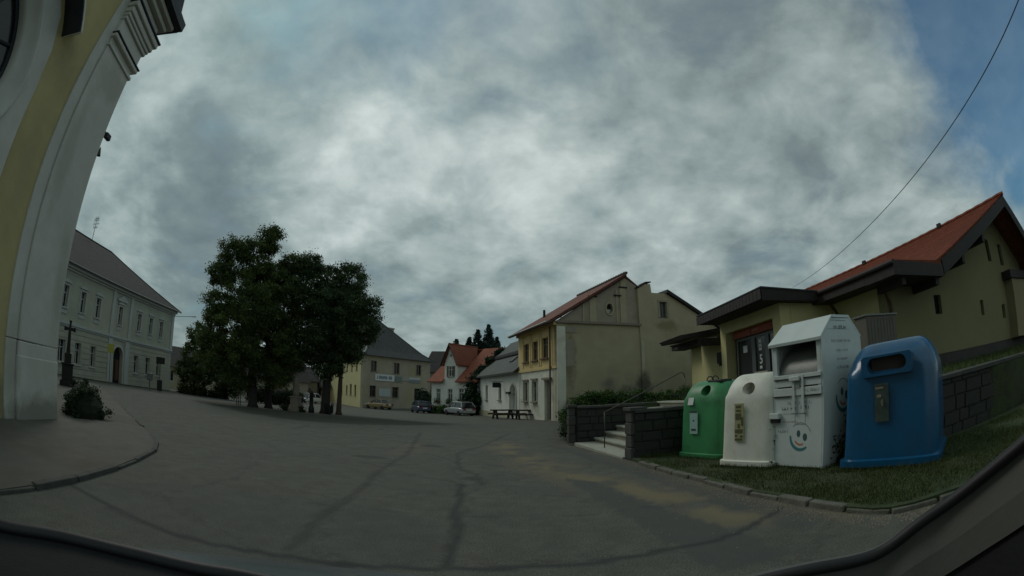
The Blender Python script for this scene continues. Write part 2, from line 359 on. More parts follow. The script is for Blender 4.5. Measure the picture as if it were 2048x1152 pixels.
def blades(name, pts, h, m, parent=None, loc=(0, 0, 0), w=.012):
    N = len(pts); ang = rng.uniform(0, 6.28, N); lean = rng.normal(size=(N, 2)) * .35; hh = h * rng.uniform(.5, 1.3, N)
    off = np.array(WLOC[parent.name] if parent is not None else loc); P = pts - off
    dx = np.stack([np.cos(ang), np.sin(ang), np.zeros(N)], 1) * w
    top = P + np.stack([lean[:, 0] * hh, lean[:, 1] * hh, hh], 1)
    V = np.stack([P - dx, P + dx, top], 1).reshape(-1, 3)
    me = bpy.data.meshes.new(name); me.vertices.add(3 * N); me.vertices.foreach_set('co', V.ravel().astype(np.float32))
    me.loops.add(3 * N); me.loops.foreach_set('vertex_index', np.arange(3 * N, dtype=np.int32)); me.polygons.add(N)
    me.polygons.foreach_set('loop_start', np.arange(0, 3 * N, 3, dtype=np.int32)); me.polygons.foreach_set('loop_total', np.full(N, 3, dtype=np.int32)); me.update()
    at = me.attributes.new('tint', 'FLOAT', 'POINT'); at.data.foreach_set('value', np.repeat(rng.uniform(0, 1, N), 3).astype(np.float32)); me.materials.append(m)
    return link(bpy.data.objects.new(name, me), parent, loc)


def spots(mname, lst):
    """old damp patches on a wall, each at its own place (object coordinates)"""
    nt = MATS[mname].node_tree; N, L = nt.nodes, nt.links; b = N['Principled BSDF']; t = N.new('ShaderNodeTexCoord')
    n = N.new('ShaderNodeTexNoise'); n.inputs['Scale'].default_value = 1.6; n.inputs['Detail'].default_value = 7; n.inputs['Roughness'].default_value = .7; L.new(t.outputs['Object'], n.inputs['Vector'])
    for c, sc_, col, amt in lst:
        mp = N.new('ShaderNodeVectorMath'); mp.operation = 'SUBTRACT'; L.new(t.outputs['Object'], mp.inputs[0]); mp.inputs[1].default_value = c
        ms = N.new('ShaderNodeVectorMath'); ms.operation = 'DIVIDE'; L.new(mp.outputs[0], ms.inputs[0]); ms.inputs[1].default_value = sc_
        ln = N.new('ShaderNodeVectorMath'); ln.operation = 'LENGTH'; L.new(ms.outputs[0], ln.inputs[0])
        ad = N.new('ShaderNodeMath'); ad.operation = 'MULTIPLY_ADD'; L.new(n.outputs['Fac'], ad.inputs[0]); ad.inputs[1].default_value = 1.8; L.new(ln.outputs['Value'], ad.inputs[2])
        mr = N.new('ShaderNodeMapRange'); mr.inputs[1].default_value = 1.35; mr.inputs[2].default_value = 2.0; mr.inputs[3].default_value = amt; mr.inputs[4].default_value = 0; L.new(ad.outputs[0], mr.inputs[0])
        mx = N.new('ShaderNodeMix'); mx.data_type = 'RGBA'; L.new(mr.outputs[0], mx.inputs['Factor']); L.new(b.inputs['Base Color'].links[0].from_socket, mx.inputs['A']); mx.inputs['B'].default_value = (*col, 1); L.new(mx.outputs['Result'], b.inputs['Base Color'])
# ------------------------------------------------------------------ ground sheet with wear and darker areas painted where they lie
def axis(a, b, fine, lo, hi, mid):
    out = list(np.arange(lo, hi, fine)); v, st = hi, fine
    while v < b: out.append(v); st = min(max(st * 1.12, fine), mid if v < 90 else 1e9); v += st
    v, st = lo, fine; L = []
    while v > a: st = min(max(st * 1.12, fine), mid if v > -60 else 1e9); v -= st; L.append(v)
    return np.array(sorted(L) + out)
GX = axis(-900, 900, .075, -6.0, 3.6, .45); GY = axis(-900, 900, .075, 1.6, 16, .40)
XX, YY = np.meshgrid(GX, GY)
ZZ = np.interp(YY, [0, 9, 20, 30, 47, 60, 80, 900], [0, 0, -.15, -.42, -.95, -1.22, -1.3, -1.3])
def vnoise(x, y, s, seed=0):
    r = np.random.default_rng(seed); G = r.uniform(0, 1, (256, 256)); u, v = x * s + 57.3, y * s + 91.7
    i, j = np.floor(u).astype(int), np.floor(v).astype(int); f, g = u - i, v - j; f = f * f * (3 - 2 * f); g = g * g * (3 - 2 * g)
    q = lambda a, b: G[a % 256, b % 256]
    return (q(i, j) * (1 - f) + q(i + 1, j) * f) * (1 - g) + (q(i, j + 1) * (1 - f) + q(i + 1, j + 1) * f) * g
def fbm(x, y, s, seed=0, o=4): return sum(vnoise(x, y, s * 2 ** k, seed + k) * .5 ** k for k in range(o)) / sum(.5 ** k for k in range(o))
def dpoly(pl, x, y):
    d = np.full(x.shape, 1e9)
    for (ax, ay), (bx, by) in zip(pl[:-1], pl[1:]):
        vx, vy = bx - ax, by - ay; t = np.clip(((x - ax) * vx + (y - ay) * vy) / (vx * vx + vy * vy), 0, 1)
        d = np.minimum(d, np.hypot(x - ax - t * vx, y - ay - t * vy))
    return d
def inside(pl, x, y):
    c = np.zeros(x.shape, bool); n = len(pl)
    for i in range(n):
        (ax, ay), (bx, by) = pl[i], pl[(i + 1) % n]
        with np.errstate(divide='ignore', invalid='ignore'): c ^= ((ay > y) != (by > y)) & (x < (bx - ax) * (y - ay) / (by - ay) + ax)
    return c
def smooth(d, a, b): return np.clip((b - d) / (b - a), 0, 1)
wob = (fbm(XX, YY, 2.2, 3) - .5)
wx, wy = XX + (fbm(XX, YY, 1.4, 11) - .5) * .14, YY + (fbm(XX, YY, 1.4, 21) - .5) * .14
tar = np.zeros(XX.shape)
for pl, w, a in [([(-3.4, 17), (-2.9, 13.6), (-2.45, 10.9), (-2.3, 8.48), (-2.16, 6.26), (-2.0, 4.41), (-1.85, 3.38)], .06, .5),
              ([(-.1, 17.5), (-.41, 15.65), (-.87, 12.54), (-1.29, 10.84), (-1.03, 8.94), (-.92, 8.3), (-.62, 8.0), (-.49, 7.0)], .045, .6),
              ([(-.81, 7.0), (-.72, 6.2), (-.65, 5.41), (-.57, 4.5), (-.50, 3.45)], .055, .75),
              ([(-5.6, 2.95), (-4.76, 2.95), (-3.54, 2.93), (-2.6, 3.04), (-1.68, 3.23), (-.29, 3.46), (1.15, 3.62), (2.09, 3.78), (2.9, 4.3)], .045, .8),
              ([(-2.9, 5.0), (-1.0, 5.15), (.4, 5.05), (1.8, 5.3)], .02, .35), ([(-1.3, 10.9), (-2.9, 11.3), (-4.2, 10.6)], .03, .2)]:
    tar = np.maximum(tar, a * smooth(dpoly(pl, wx, wy) + (fbm(XX, YY, 4, 31) - .5) * w * .9, w * .7, w * 1.25))
for cx, cy, rx, ry in [(-2.95, 9.3, .42, .22), (-2.2, 12.3, .35, .3), (-.62, 7.55, .14, .2)]:
    tar = np.maximum(tar, .55 * smooth(np.hypot((wx - cx) / rx, (wy - cy) / ry), .75, 1.1))
patch = .8 * inside([(.8, 7.6), (1.3, 7.1), (1.55, 6.1), (1.95, 4.4), (2.2, 3.0), (1.5, 3.0), (1.35, 4.6), (1.05, 6.3)], XX + wob * .15, YY)
patch = np.maximum(patch, .55 * inside([(1.05, 12.5), (1.75, 12.0), (2.35, 8.5), (2.75, 5.6), (3.1, 3.6), (2.6, 3.3), (2.4, 5.2), (2.05, 7.2), (1.65, 9.6)], XX + wob * .25, YY))
patch = np.maximum(patch, .30 * inside([(-4.6, 2.4), (-2.0, 2.6), (-.6, 3.5), (-.7, 4.9), (-2.1, 5.4), (-4.4, 4.6)], XX + wob * .5, YY))
patch = np.maximum(patch, .30 * inside([(-1.9, 3.3), (-.7, 3.4), (-.75, 4.1), (-1.95, 4.4)], XX + wob * .2, YY))
patch = np.maximum(patch, .25 * inside([(-.1, 7), (.6, 7.2), (.75, 6.4), (.1, 6.2)], XX + wob * .2, YY))
dirt = .95 * smooth(dpoly([(-.35, 13.6), (.1, 11), (.55, 9.0), (.99, 7.8), (1.45, 6.9), (1.8, 6.1), (2.1, 5.3), (2.35, 4.4)], wx, wy), .0, .75) * np.clip((fbm(XX, YY, 2.2, 5) - .38) * 4.5, 0, 1)
dirt = np.maximum(dirt, .5 * smooth(dpoly([(1.6, 12.8), (2.1, 9.4), (2.4, 8.3), (2.75, 5.6), (3.0, 4.2), (3.35, 3.15), (4.4, 2.5), (7, 1.6)], wx, wy), .02, .28) * np.clip((fbm(XX, YY, 3, 8) - .3) * 4, 0, 1))
dirt = np.maximum(dirt, .4 * smooth(dpoly([(-2.6, 12.5), (-2.3, 10.3)], wx, wy), .1, .7) * np.clip((fbm(XX, YY, 2, 9) - .4) * 4, 0, 1))
ISL = [(-18.5, 22.0), (-15.9, 20.7), (-12.5, 18.9), (-10.0, 18.05), (-7.06, 19.0), (-5.2, 20.7), (-2.84, 24.6), (-5.5, 25.9), (-9.0, 28.6), (-11, 30), (-15, 31), (-20, 29), (-20.5, 24.5)]
dark_ground = .85 * inside(ISL, XX + wob * .9, YY + wob * .9)  # darker ground in a ragged oval around the trees
dark_ground = np.maximum(dark_ground, 1.0 * (inside([(-31, 17), (-27.8, 17.5), (-28.9, 25), (-31, 36.5), (-36, 37)], XX + wob, YY)))  # darker strip of ground along the foot of the long building
green = np.clip(((YY > 84) | (XX < -58) | (XX > 60) | (YY < -60)) * 1.0, 0, 1)
NXg, NYg = len(GX), len(GY)
me = bpy.data.meshes.new('ground'); V = np.stack([XX, YY, ZZ], -1).reshape(-1, 3).astype(np.float32)
idx = np.arange(NXg * NYg).reshape(NYg, NXg); Q = np.stack([idx[:-1, :-1], idx[:-1, 1:], idx[1:, 1:], idx[1:, :-1]], -1).reshape(-1, 4).astype(np.int32)
me.vertices.add(len(V)); me.vertices.foreach_set('co', V.ravel()); me.loops.add(Q.size); me.loops.foreach_set('vertex_index', Q.ravel())
me.polygons.add(len(Q)); me.polygons.foreach_set('loop_start', np.arange(0, Q.size, 4, dtype=np.int32)); me.polygons.foreach_set('loop_total', np.full(len(Q), 4, dtype=np.int32)); me.update()
for nm, arr in (('tar', tar), ('patch', patch), ('dirt', dirt), ('dark_ground', np.maximum(dark_ground, 0)), ('green', green)):
    a = me.attributes.new(nm, 'FLOAT', 'POINT'); a.data.foreach_set('value', arr.ravel().astype(np.float32))
gm = mat('old_asphalt', (.092, .092, .077), .94, .13, 1.1, 0, stain=(.085, .088, .076), stain_scale=.28, stain_amt=.65, spec=.25)
nt = gm.node_tree; N, L = nt.nodes, nt.links; bsdf = N['Principled BSDF']
cur = bsdf.inputs['Base Color'].links[0].from_socket; tcg = N.new('ShaderNodeTexCoord')
fn = N.new('ShaderNodeTexNoise'); fn.inputs['Scale'].default_value = 55; fn.inputs['Detail'].default_value = 3; L.new(tcg.outputs['Object'], fn.inputs['Vector'])
mn = N.new('ShaderNodeTexNoise'); mn.inputs['Scale'].default_value = 3.4; mn.inputs['Detail'].default_value = 8; mn.inputs['Roughness'].default_value = .75; L.new(tcg.outputs['Object'], mn.inputs['Vector'])
def gmix(fac, cur, col, ty='MIX'):
    mx = N.new('ShaderNodeMix'); mx.data_type = 'RGBA'; mx.blend_type = ty
    if isinstance(fac, float): mx.inputs['Factor'].default_value = fac
    else: L.new(fac, mx.inputs['Factor'])
    L.new(cur, mx.inputs['A'])
    if isinstance(col, tuple): mx.inputs['B'].default_value = (*col, 1)
    else: L.new(col, mx.inputs['B'])
    return mx.outputs['Result']
def grey(sock, lo, hi, a=.3, b=.7):
    m = N.new('ShaderNodeMapRange'); L.new(sock, m.inputs[0]); m.inputs[1].default_value = a; m.inputs[2].default_value = b; m.inputs[3].default_value = lo; m.inputs[4].default_value = hi
    c = N.new('ShaderNodeCombineColor'); [L.new(m.outputs[0], c.inputs[i]) for i in range(3)]; return c.outputs[0]
cur = gmix(1.0, cur, grey(fn.outputs['Fac'], .66, 1.34), 'MULTIPLY'); cur = gmix(1.0, cur, grey(mn.outputs['Fac'], .78, 1.20), 'MULTIPLY')
vc = N.new('ShaderNodeTexVoronoi'); vc.feature = 'DISTANCE_TO_EDGE'; vc.inputs['Scale'].default_value = .42; vj = N.new('ShaderNodeVectorMath'); vj.operation = 'MULTIPLY_ADD'
L.new(mn.outputs['Color'], vj.inputs[0]); vj.inputs[1].default_value = (.9, .9, 0); L.new(tcg.outputs['Object'], vj.inputs[2]); L.new(vj.outputs[0], vc.inputs['Vector'])
vm = N.new('ShaderNodeMapRange'); L.new(vc.outputs['Distance'], vm.inputs[0]); vm.inputs[1].default_value = .0; vm.inputs[2].default_value = .011; vm.inputs[3].default_value = .55; vm.inputs[4].default_value = 0
cur = gmix(vm.outputs[0], cur, (.035, .035, .032))
for nm, col in (('dirt', (.165, .140, .085)), ('patch', (.066, .070, .066)), ('tar', (.030, .033, .034)), ('dark_ground', (.040, .040, .027)), ('green', (.05, .07, .03))):
    a = N.new('ShaderNodeAttribute'); a.attribute_name = nm; cur = gmix(a.outputs['Fac'], cur, col)
L.new(cur, bsdf.inputs['Base Color'])
bp = N.new('ShaderNodeBump'); bp.inputs['Strength'].default_value = .6; bp.inputs['Distance'].default_value = .015; L.new(fn.outputs['Fac'], bp.inputs['Height']); L.new(bp.outputs[0], bsdf.inputs['Normal'])
me.materials.append(gm); tag(link(bpy.data.objects.new('ground', me)), kind='structure')

def sheet(name, poly, z, m, thick=.0, zf=None):
    tri = tessellate_polygon([[Vector((p[0], p[1], 0)) for p in poly]]); n = len(poly); mb = MB()
    zt = [(zf(*p) if zf else z) for p in poly]; vs = [(p[0], p[1], zt[i]) for i, p in enumerate(poly)] + [(p[0], p[1], zt[i] - thick) for i, p in enumerate(poly)]
    fs = [tuple(t) for t in tri] + [tuple(i + n for i in reversed(t)) for t in tri] + [(i, (i + 1) % n, (i + 1) % n + n, i + n) for i in range(n)]
    return tag(mb.add(vs, fs).build(name, m), kind='structure')

def kerbs(path, w, top, m, parent_name, seg=.85, seed=3):
    """kerb stones laid one by one along a path, each its own object under the kerb"""
    rn = random.Random(seed); pts = [Vector((*p, 0)) for p in path]; out = []
    root = tag(bpy.data.objects.new(parent_name, None), kind='structure'); COL.objects.link(root); root.location = (path[0][0], path[0][1], 0); WLOC[root.name] = Vector((path[0][0], path[0][1], 0))
    L_ = [0]
    for a, b in zip(pts[:-1], pts[1:]): L_.append(L_[-1] + (b - a).length)
    def P(t):
        for i in range(len(pts) - 1):
            if t <= L_[i + 1] or i == len(pts) - 2: return pts[i] + (pts[i + 1] - pts[i]) * ((t - L_[i]) / (L_[i + 1] - L_[i]))
    t = 0
    while t < L_[-1] - .3:
        l = seg * rn.uniform(.75, 1.25); a, b = P(t + .015), P(min(t + l - .015, L_[-1])); d = (b - a).normalized(); n = Vector((-d.y, d.x, 0)) * w * .5 * rn.uniform(.85, 1.1)
        j = Vector((rn.uniform(-.012, .012), rn.uniform(-.012, .012), 0)); zt = top + rn.uniform(-.022, .018); g = gz(0, a.y); mb = MB()
        mb.hull8([(a + n + j + Vector((0, 0, g - .1))), (b + n + j + Vector((0, 0, g - .1))), (b - n + j + Vector((0, 0, g - .1))), (a - n + j + Vector((0, 0, g - .1))),
                  (a + n + j + Vector((0, 0, g + zt))), (b + n + j + Vector((0, 0, g + zt + rn.uniform(-.012, .012)))), (b - n * .85 + j + Vector((0, 0, g + zt))), (a - n * .85 + j + Vector((0, 0, g + zt)))])
        mb.build('kerbstone', m, root, bevel=.012); t += l
    return root

KR = [(2.45, 8.55), (2.62, 7.25), (2.8, 6.42), (2.9, 5.74), (2.96, 5.15), (3.09, 4.68), (3.16, 4.23), (3.24, 3.84), (3.32, 3.49), (3.42, 3.2), (3.56, 3.02), (3.75, 2.9), (4.0, 2.8), (4.3, 2.68), (4.7, 2.48), (6, 1.9), (8, 1.2), (12, .2)]
KL = [(-24, 17.6), (-18.09, 14.17), (-13.9, 11.4), (-10.3, 9.0), (-8.36, 7.75), (-6.95, 6.8), (-6.35, 6.3), (-6.0, 5.85), (-5.6, 5.15), (-5.2, 4.3), (-4.92, 3.55), (-4.76, 3.0), (-4.62, 2.4), (-4.5, 1.8), (-4.4, .5), (-4.4, -3)]
kerbs(KR, .13, .055, M_kerb, 'kerb_right', .5)
kerbs(KL[1:], .12, .06, M_kerbl, 'kerb_left', .95, 9)
sheet('pavement_left', KL + [(-4.4, -6), (-30, -6), (-34, 4), (-30, 16)], .055, M_pave, .3, zf=lambda x, y: .052 + gz(x, y))
sheet('grass_verge', KR + [(12, 3.9), (9.3, 4.02), (6.45, 4.6), (4.9, 9.42), (4.9, 9.55), (2.4, 9.08)], .06, M_grass_gr, .2, zf=lambda x, y: .055 + .02 * max(0, x - 3))
sheet('terrace', [(1.98, 13.2), (4.52, 12.95), (4.95, 9.75), (5.1, 9.5), (6.65, 4.8), (9.3, 4.25), (30, 3.6), (42, 3.6), (42, 46), (16.5, 34.5), (3.8, 30.2), (2.95, 24), (2.3, 17)], 1.05, M_grass_gr, 2.2)

# ------------------------------------------------------------------ stone walls
STONES = []
for k in range(6):
    rn = random.Random(k); mb = MB(); j = lambda: rn.uniform(-.035, .035)
    mb.hull8([(-.5 + j(), 0, -.5 + j()), (.5 + j(), 0, -.5 + j()), (.46 + j(), .5 + j(), -.44), (-.46, .5 + j(), -.44 + j()), (-.5 + j(), 0, .5 + j()), (.5 + j(), 0, .5 + j()), (.46 + j(), .5 + j(), .44), (-.46, .5, .44 + j())])
    for nm, m_ in (('a', M_stone), ('b', M_stone2)):
        me_ = mb.mesh('stone'); me_.materials.append(m_); STONES.append(me_)
def stone_wall(name, p0, p1, z0, z1, label, out=1, th=.4, ch=.21, cap=True, stones=True, seed=1, bl=.42):
    rn = random.Random(seed); az = math.degrees(math.atan2(p1[0] - p0[0], p1[1] - p0[1])); F = Fr(p0, az, out); Ln = math.hypot(p1[0] - p0[0], p1[1] - p0[1])
    root = thing(name, (p0[0], p0[1], z0), label, 'wall'); mb = MB(); fbox(mb, F, 0, Ln, z0 - .3, z1 - .07, -th, -.03); mb.build('wall_core', M_mortar, root)
    if stones:
        z = z0 - .04; rot = math.atan2(F.n[1], F.n[0]) - math.pi / 2
        while z < z1 - .12:
            h = min(ch * rn.uniform(.85, 1.15), z1 - .075 - z); s = -rn.uniform(0, .2)
            while s < Ln:
                l = bl * rn.uniform(.6, 1.5); a, b = max(s, 0), min(s + l, Ln)
                if b - a > .06:
                    o = bpy.data.objects.new('stone', rn.choice(STONES)); link(o, root); c = F.at((a + b) / 2, z + h / 2, -.045); o.location = Vector(c) - WLOC[root.name]
                    o.rotation_euler = (0, 0, rot); o.scale = (b - a - .010, .09 * rn.uniform(.8, 1.2), h - .007)
                s += l
            z += h
    if cap:
        s = 0
        while s < Ln - .05:
            l = min(.9 * rn.uniform(.8, 1.2), Ln - s); mb = MB(); fbox(mb, F, s + .006, s + l - .006, z1 - .065, z1 + rn.uniform(-.005, .012), -th - .02, .035); mb.build('coping_stone', M_pier, root, bevel=.01); s += l
    return root
FS = Fr((1.81, 12.69), 170, 1)
stone_wall('stone_wall', FS.at(0, 0, 0)[:2], FS.at(0, 0, -4.6)[:2], 0, 1.06, 'dark stone wall on the far side of the steps, below the clipped hedge', out=1, seed=4)
stone_wall('stone_wall', FS.at(3.72, 0, 0)[:2], FS.at(3.72, 0, -2.85)[:2], 0, 1.05, 'short dark stone wall between the steps and the green container', out=-1 * -1, seed=5)
stone_wall('stone_wall', (4.92, 9.5), (6.45, 4.62), .05, 1.08, 'dark stone retaining wall running behind the recycling containers', seed=6)
stone_wall('stone_wall', (6.45, 4.6), (15.5, 3.75), .1, 1.12, 'dark stone retaining wall to the right of the blue container', seed=7, bl=.5, ch=.24)
def pier(loc, w, h, label):
    t = thing('stone_pier', loc, label, 'pier'); F = Fr(loc[:2], 170, 1); z = loc[2]; k = 0
    while z < h - .1:
        b = MB(); hh = .26; e = .012 * (k % 2); fbox(b, F, -w / 2 + e, w / 2 - e, z + .004, min(z + hh, h - .08) - .006, -w / 2 + e, w / 2 - e); b.build('stone_block', M_pier, t, bevel=.02); z += hh; k += 1
    b = MB(); fbox(b, F, -w / 2 - .03, w / 2 + .03, h - .08, h, -w / 2 - .03, w / 2 + .03); b.build('cap', M_pier, t, bevel=.015)
p = FS.at(3.53, 0, -.10); pier((p[0], p[1], 0), .33, 1.10, 'grey stone pier at the near side of the steps')
p = FS.at(-.20, 0, .12); pier((p[0], p[1], 0), .22, 1.10, 'slim grey stone pier ending the wall at the far side of the steps')
# steps
st = thing('stairs', (FS.at(1.7, 0, -.4)[0], FS.at(1.7, 0, -.4)[1], 0), 'pale concrete steps climbing between two dark stone walls', 'stairs')
mb = MB(); fbox(mb, FS, .02, 3.34, -.1, .035, -.52, .10); mb.build('landing', M_step, st, bevel=.01)
for k in range(7):
    z = .155 * (k + 1); o = .5 + .335 * k
    b = MB(); fbox(b, FS, .02, 3.34, z - .055, z, -o - .36, -o + .03); b.build('tread', M_step, st, bevel=.012)
    b = MB(); fbox(b, FS, .03, 3.33, z - .155 - (.1 if k == 0 else 0), z - .057, -o - .3, -o); b.build('riser', M_riser, st)
hr = thing('handrail', FS.at(1.55, 0, -.2), 'thin dark steel handrail rising beside the concrete steps', 'handrail')
T = lambda t, z: FS.at(1.55, z, -t)
mb = MB(); mb.tube([T(.2, .93), T(1.15, 1.33), T(2.35, 1.83), T(2.45, 1.86), T(2.53, 1.82), T(2.56, 1.72)], .015, 8); mb.build('rail', M_rail, hr, smooth=True)
for t, a, b in ((.2, .03, .94), (2.56, 1.0, 1.75)): mb = MB(); mb.tube([T(t, a), T(t, b)], .015, 8); mb.build('post', M_rail, hr, smooth=True)

# ------------------------------------------------------------------ church at the left edge
FC = Fr((-9.01, 5.39), 163, -1)      # s runs along the facade towards the camera
ch = thing('church', (-9.2, 3.0, 0), 'tall white and yellow church with corner pilaster and a large oval window', 'church')
def oval(cx, cz, a, b, n=40): return [(cx + a * math.cos(2 * math.pi * k / n), cz + b * math.sin(2 * math.pi * k / n)) for k in range(n)]
OV = (5.2, 5.45, 1.5, 1.32)
mb = MB(); fwall(mb, FC, rect(1.42, -.1, 12, 13), [oval(5.2, 5.45, 1.95, 1.71)], -.10, -.7); mb.build('wall', M_ch_yel, ch)
mb = MB(); fbox(mb, FC, 0, 12, -.1, 13, -14, -.75); mb.build('nave', M_ch_white, ch)
mb = MB(); fbox(mb, FC, 0, 1.40, 1.475, 12.2, -.74, 0); fbox(mb, FC, .003, 1.40, .0, 1.462, -.74, .0); mb.build('pilaster', M_ch_white, ch, bevel=.02)
mb = MB(); fbox(mb, FC, -.02, 1.42, -.1, 1.20, -.74, .022); mb.build('pilaster_base', M_ch_white, ch, bevel=.02)
mb = MB(); fbox(mb, FC, 1.405, 1.76, 1.475, 12.2, -.2, -.055); fbox(mb, FC, 1.425, 1.765, -.1, 1.462, -.2, -.05); mb.build('side_strip', M_ch_white, ch, bevel=.015)
mb = MB(); fwall(mb, FC, [(2.86, 3.4), (2.86, 5.6), (2.98, 6.4), (3.3, 7.0), (3.9, 7.35), (6.6, 7.35), (7.2, 7), (7.5, 6.4), (7.6, 5.6), (7.6, 3.4)], [oval(5.2, 5.45, 1.94, 1.70)], -.055, -.12); mb.build('window_border', M_ch_white, ch, bevel=.015)
rings = [[FC.at(5.2 + a * math.cos(2 * math.pi * k / 48), 5.45 + b * math.sin(2 * math.pi * k / 48), o) for k in range(48)] for a, b, o in ((1.96, 1.72, -.12), (1.95, 1.71, -.02), (1.88, 1.65, -.02), (1.82, 1.60, -.09), (1.58, 1.39, -.22), (1.5, 1.32, -.26), (1.5, 1.32, -.5))]
MB().loft(rings, False).build('window_reveal', M_ch_white, ch, smooth=True)
mb = MB(); fwall(mb, FC, oval(5.2, 5.45, 1.5, 1.32), [oval(5.2, 5.45, 1.40, 1.22)], -.44, -.52); w_ = mb.build('window', M_ch_dark, ch)
mb = MB(); fprism(mb, FC, oval(5.2, 5.45, 1.45, 1.27), -.52, -.50); mb.build('pane', M_glass, w_)
for k in range(4):
    a = R(22 + 45 * k); mb = MB(); mb.tube([FC.at(5.2 - 1.42 * math.cos(a), 5.45 - 1.24 * math.sin(a), -.47), FC.at(5.2 + 1.42 * math.cos(a), 5.45 + 1.24 * math.sin(a), -.47)], .03, 6); mb.build('glazing_bar', M_ch_dark, w_)
# eyebrow hood over the window, one profile swept along an arc
def sweep(F, path, prof, close=False):
    rings = []
    for i, (s, z) in enumerate(path):
        a = Vector(path[min(i + 1, len(path) - 1)]) - Vector(path[max(i - 1, 0)]); a.normalize(); nx, nz = -a.y, a.x
        rings.append([F.at(s + nx * q, z + nz * q, o) for q, o in prof])
    return MB().loft(rings)
arc = [(5.2 - 3.05 * math.cos(R(t)), 5.9 + 2.35 * math.sin(R(t))) for t in range(30, 152, 6)]
sweep(FC, arc, [(0, -.1), (0, .12), (-.10, .15), (-.12, .28), (-.26, .30), (-.30, .42), (-.40, .46), (-.42, -.1)]).build('window_hood', M_ch_white, ch, bevel=.01)
sweep(FC, arc, [(-.425, -.1), (-.425, .50), (-.46, .50), (-.46, -.1)]).build('hood_flashing', M_ch_dark, ch)
# stepped cornice breaking forward over the pilaster
for z0, z1, p, m_, nm in ((7.72, 7.80, .05, M_ch_white, 'astragal'), (7.95, 8.06, .12, M_ch_white, 'astragal'), (8.06, 8.10, .15, M_ch_dark, 'flashing'), (8.10, 8.50, .04, M_ch_white, 'frieze'), (8.50, 8.60, .11, M_ch_white, 'cornice_moulding'), (8.60, 8.70, .15, M_ch_white, 'cornice_moulding'),
                      (8.70, 8.86, .20, M_ch_white, 'cornice_moulding'), (8.86, 9.02, .27, M_ch_white, 'cornice_moulding'), (9.02, 9.07, .31, M_ch_dark, 'flashing'), (9.07, 9.45, .10, M_ch_white, 'attic_band'), (9.45, 9.60, .26, M_ch_white, 'cornice_moulding'), (9.60, 9.74, .40, M_ch_white, 'cornice_moulding'), (9.74, 10.02, .60, M_ch_dark, 'gutter')):
    mb = MB(); fbox(mb, FC, -p, 1.40 + p * .4, z0 + .003, z1 - .002, -1.0, p); mb.build(nm, m_, ch, bevel=.03 if m_ is M_ch_white and p > .08 else .01)
mb = MB(); fprism(mb, FC, [(-.9, 10.03), (12, 10.03), (12, 16), (3, 16)], -12, .2); mb.build('roof', M_ch_dark, ch)
fl = thing('floodlight', FC.at(-.1, 6.25, -.06), 'small black floodlight bracket fixed high on the church corner', 'floodlight')
mb = MB(); fbox(mb, FC, -.20, .0, 6.28, 6.32, -.10, -.06); mb.build('bracket', M_black, fl); mb = MB(); fbox(mb, FC, -.34, -.12, 6.20, 6.34, -.14, -.02); mb.build('lamp_head', M_black, fl, bevel=.02)
mb = MB(); mb.lathe(FC.at(-.09, 5.72, -.06), [(.01, .2), (.04, .12), (.08, 0), (.0, 0)], 10); tag(mb.build('wall_bell', M_ch_dark, None, loc=FC.at(-.1, 5.7, -.06)), 'small dark cone shaped fitting just under the church floodlight', 'bell')

_l = Vector(WLOC[ch.name]); _q = lambda s_, z_: tuple(Vector(FC.at(s_, z_, 0)) - _l)
spots('church_plaster', [(_q(.6, .1), (1.6, 1.6, .45), (.17, .165, .13), .75), (_q(.2, 2.9), (.25, .25, 1.2), (.33, .32, .27), .5), (_q(1.1, 5.2), (.3, .3, 1.6), (.34, .33, .28), .5), (_q(.5, 7.2), (.9, .9, .5), (.33, .31, .27), .5), (_q(1.6, 1.0), (.3, .3, .9), (.30, .29, .24), .5)])
spots('church_yellow_plaster', [(_q(2.4, .3), (1.6, 1.6, .6), (.20, .17, .10), .7), (_q(2.2, 4.3), (.3, .3, 1.2), (.36, .31, .17), .5), (_q(2.4, 6.6), (.5, .5, .6), (.29, .25, .13), .6)])
# ------------------------------------------------------------------ long two storey building on the left
FH = Fr((-30.0, 18.03), -13.06, 1)
th = thing('two_storey_building', FH.at(9, -.4, -6), 'long pale two storey building with arched doorway and grey hipped roof, left of the square', 'building')
up = [(-6.6, -5.9), (-4.45, -3.75), (-2.3, -1.6), (-.2, .48), (2.1, 2.78), (4.25, 4.94), (7.78, 8.42), (11.08, 11.74), (13.30, 13.97), (15.45, 16.14)]
lo = [(-6.6, -5.9), (-4.45, -3.75), (-2.3, -1.6), (-.05, .78), (2.04, 2.80), (4.12, 4.84), (10.98, 11.78), (13.15, 14.0), (15.28, 16.15)]
UZ, LZ = (4.42, 5.92), (.70, 2.24)
arch = [(7.46, -.79), (9.04, -.79)] + [(8.25 + .79 * math.cos(R(t)), 1.86 + .79 * math.sin(R(t))) for t in range(0, 181, 15)]
mb = MB(); fwall(mb, FH, rect(-9, -.8, 18.35, 7.3), [rect(a, UZ[0], b, UZ[1]) for a, b in up] + [rect(a, LZ[0], b, LZ[1]) for a, b in lo] + [[(7.46, -.75), (9.04, -.75)] + arch[2:]], 0, -.45); mb.build('wall', M_hall_wall, th)
mb = MB(); fbox(mb, FH, -9, 18.35, -.8, 7.3, -12, -11.7); fbox(mb, FH, -9, -8.7, -.8, 7.3, -11.7, -.45); fbox(mb, FH, 18.05, 18.35, -.8, 7.3, -11.7, -.45); mb.build('rear_wall', M_hall_wall, th)
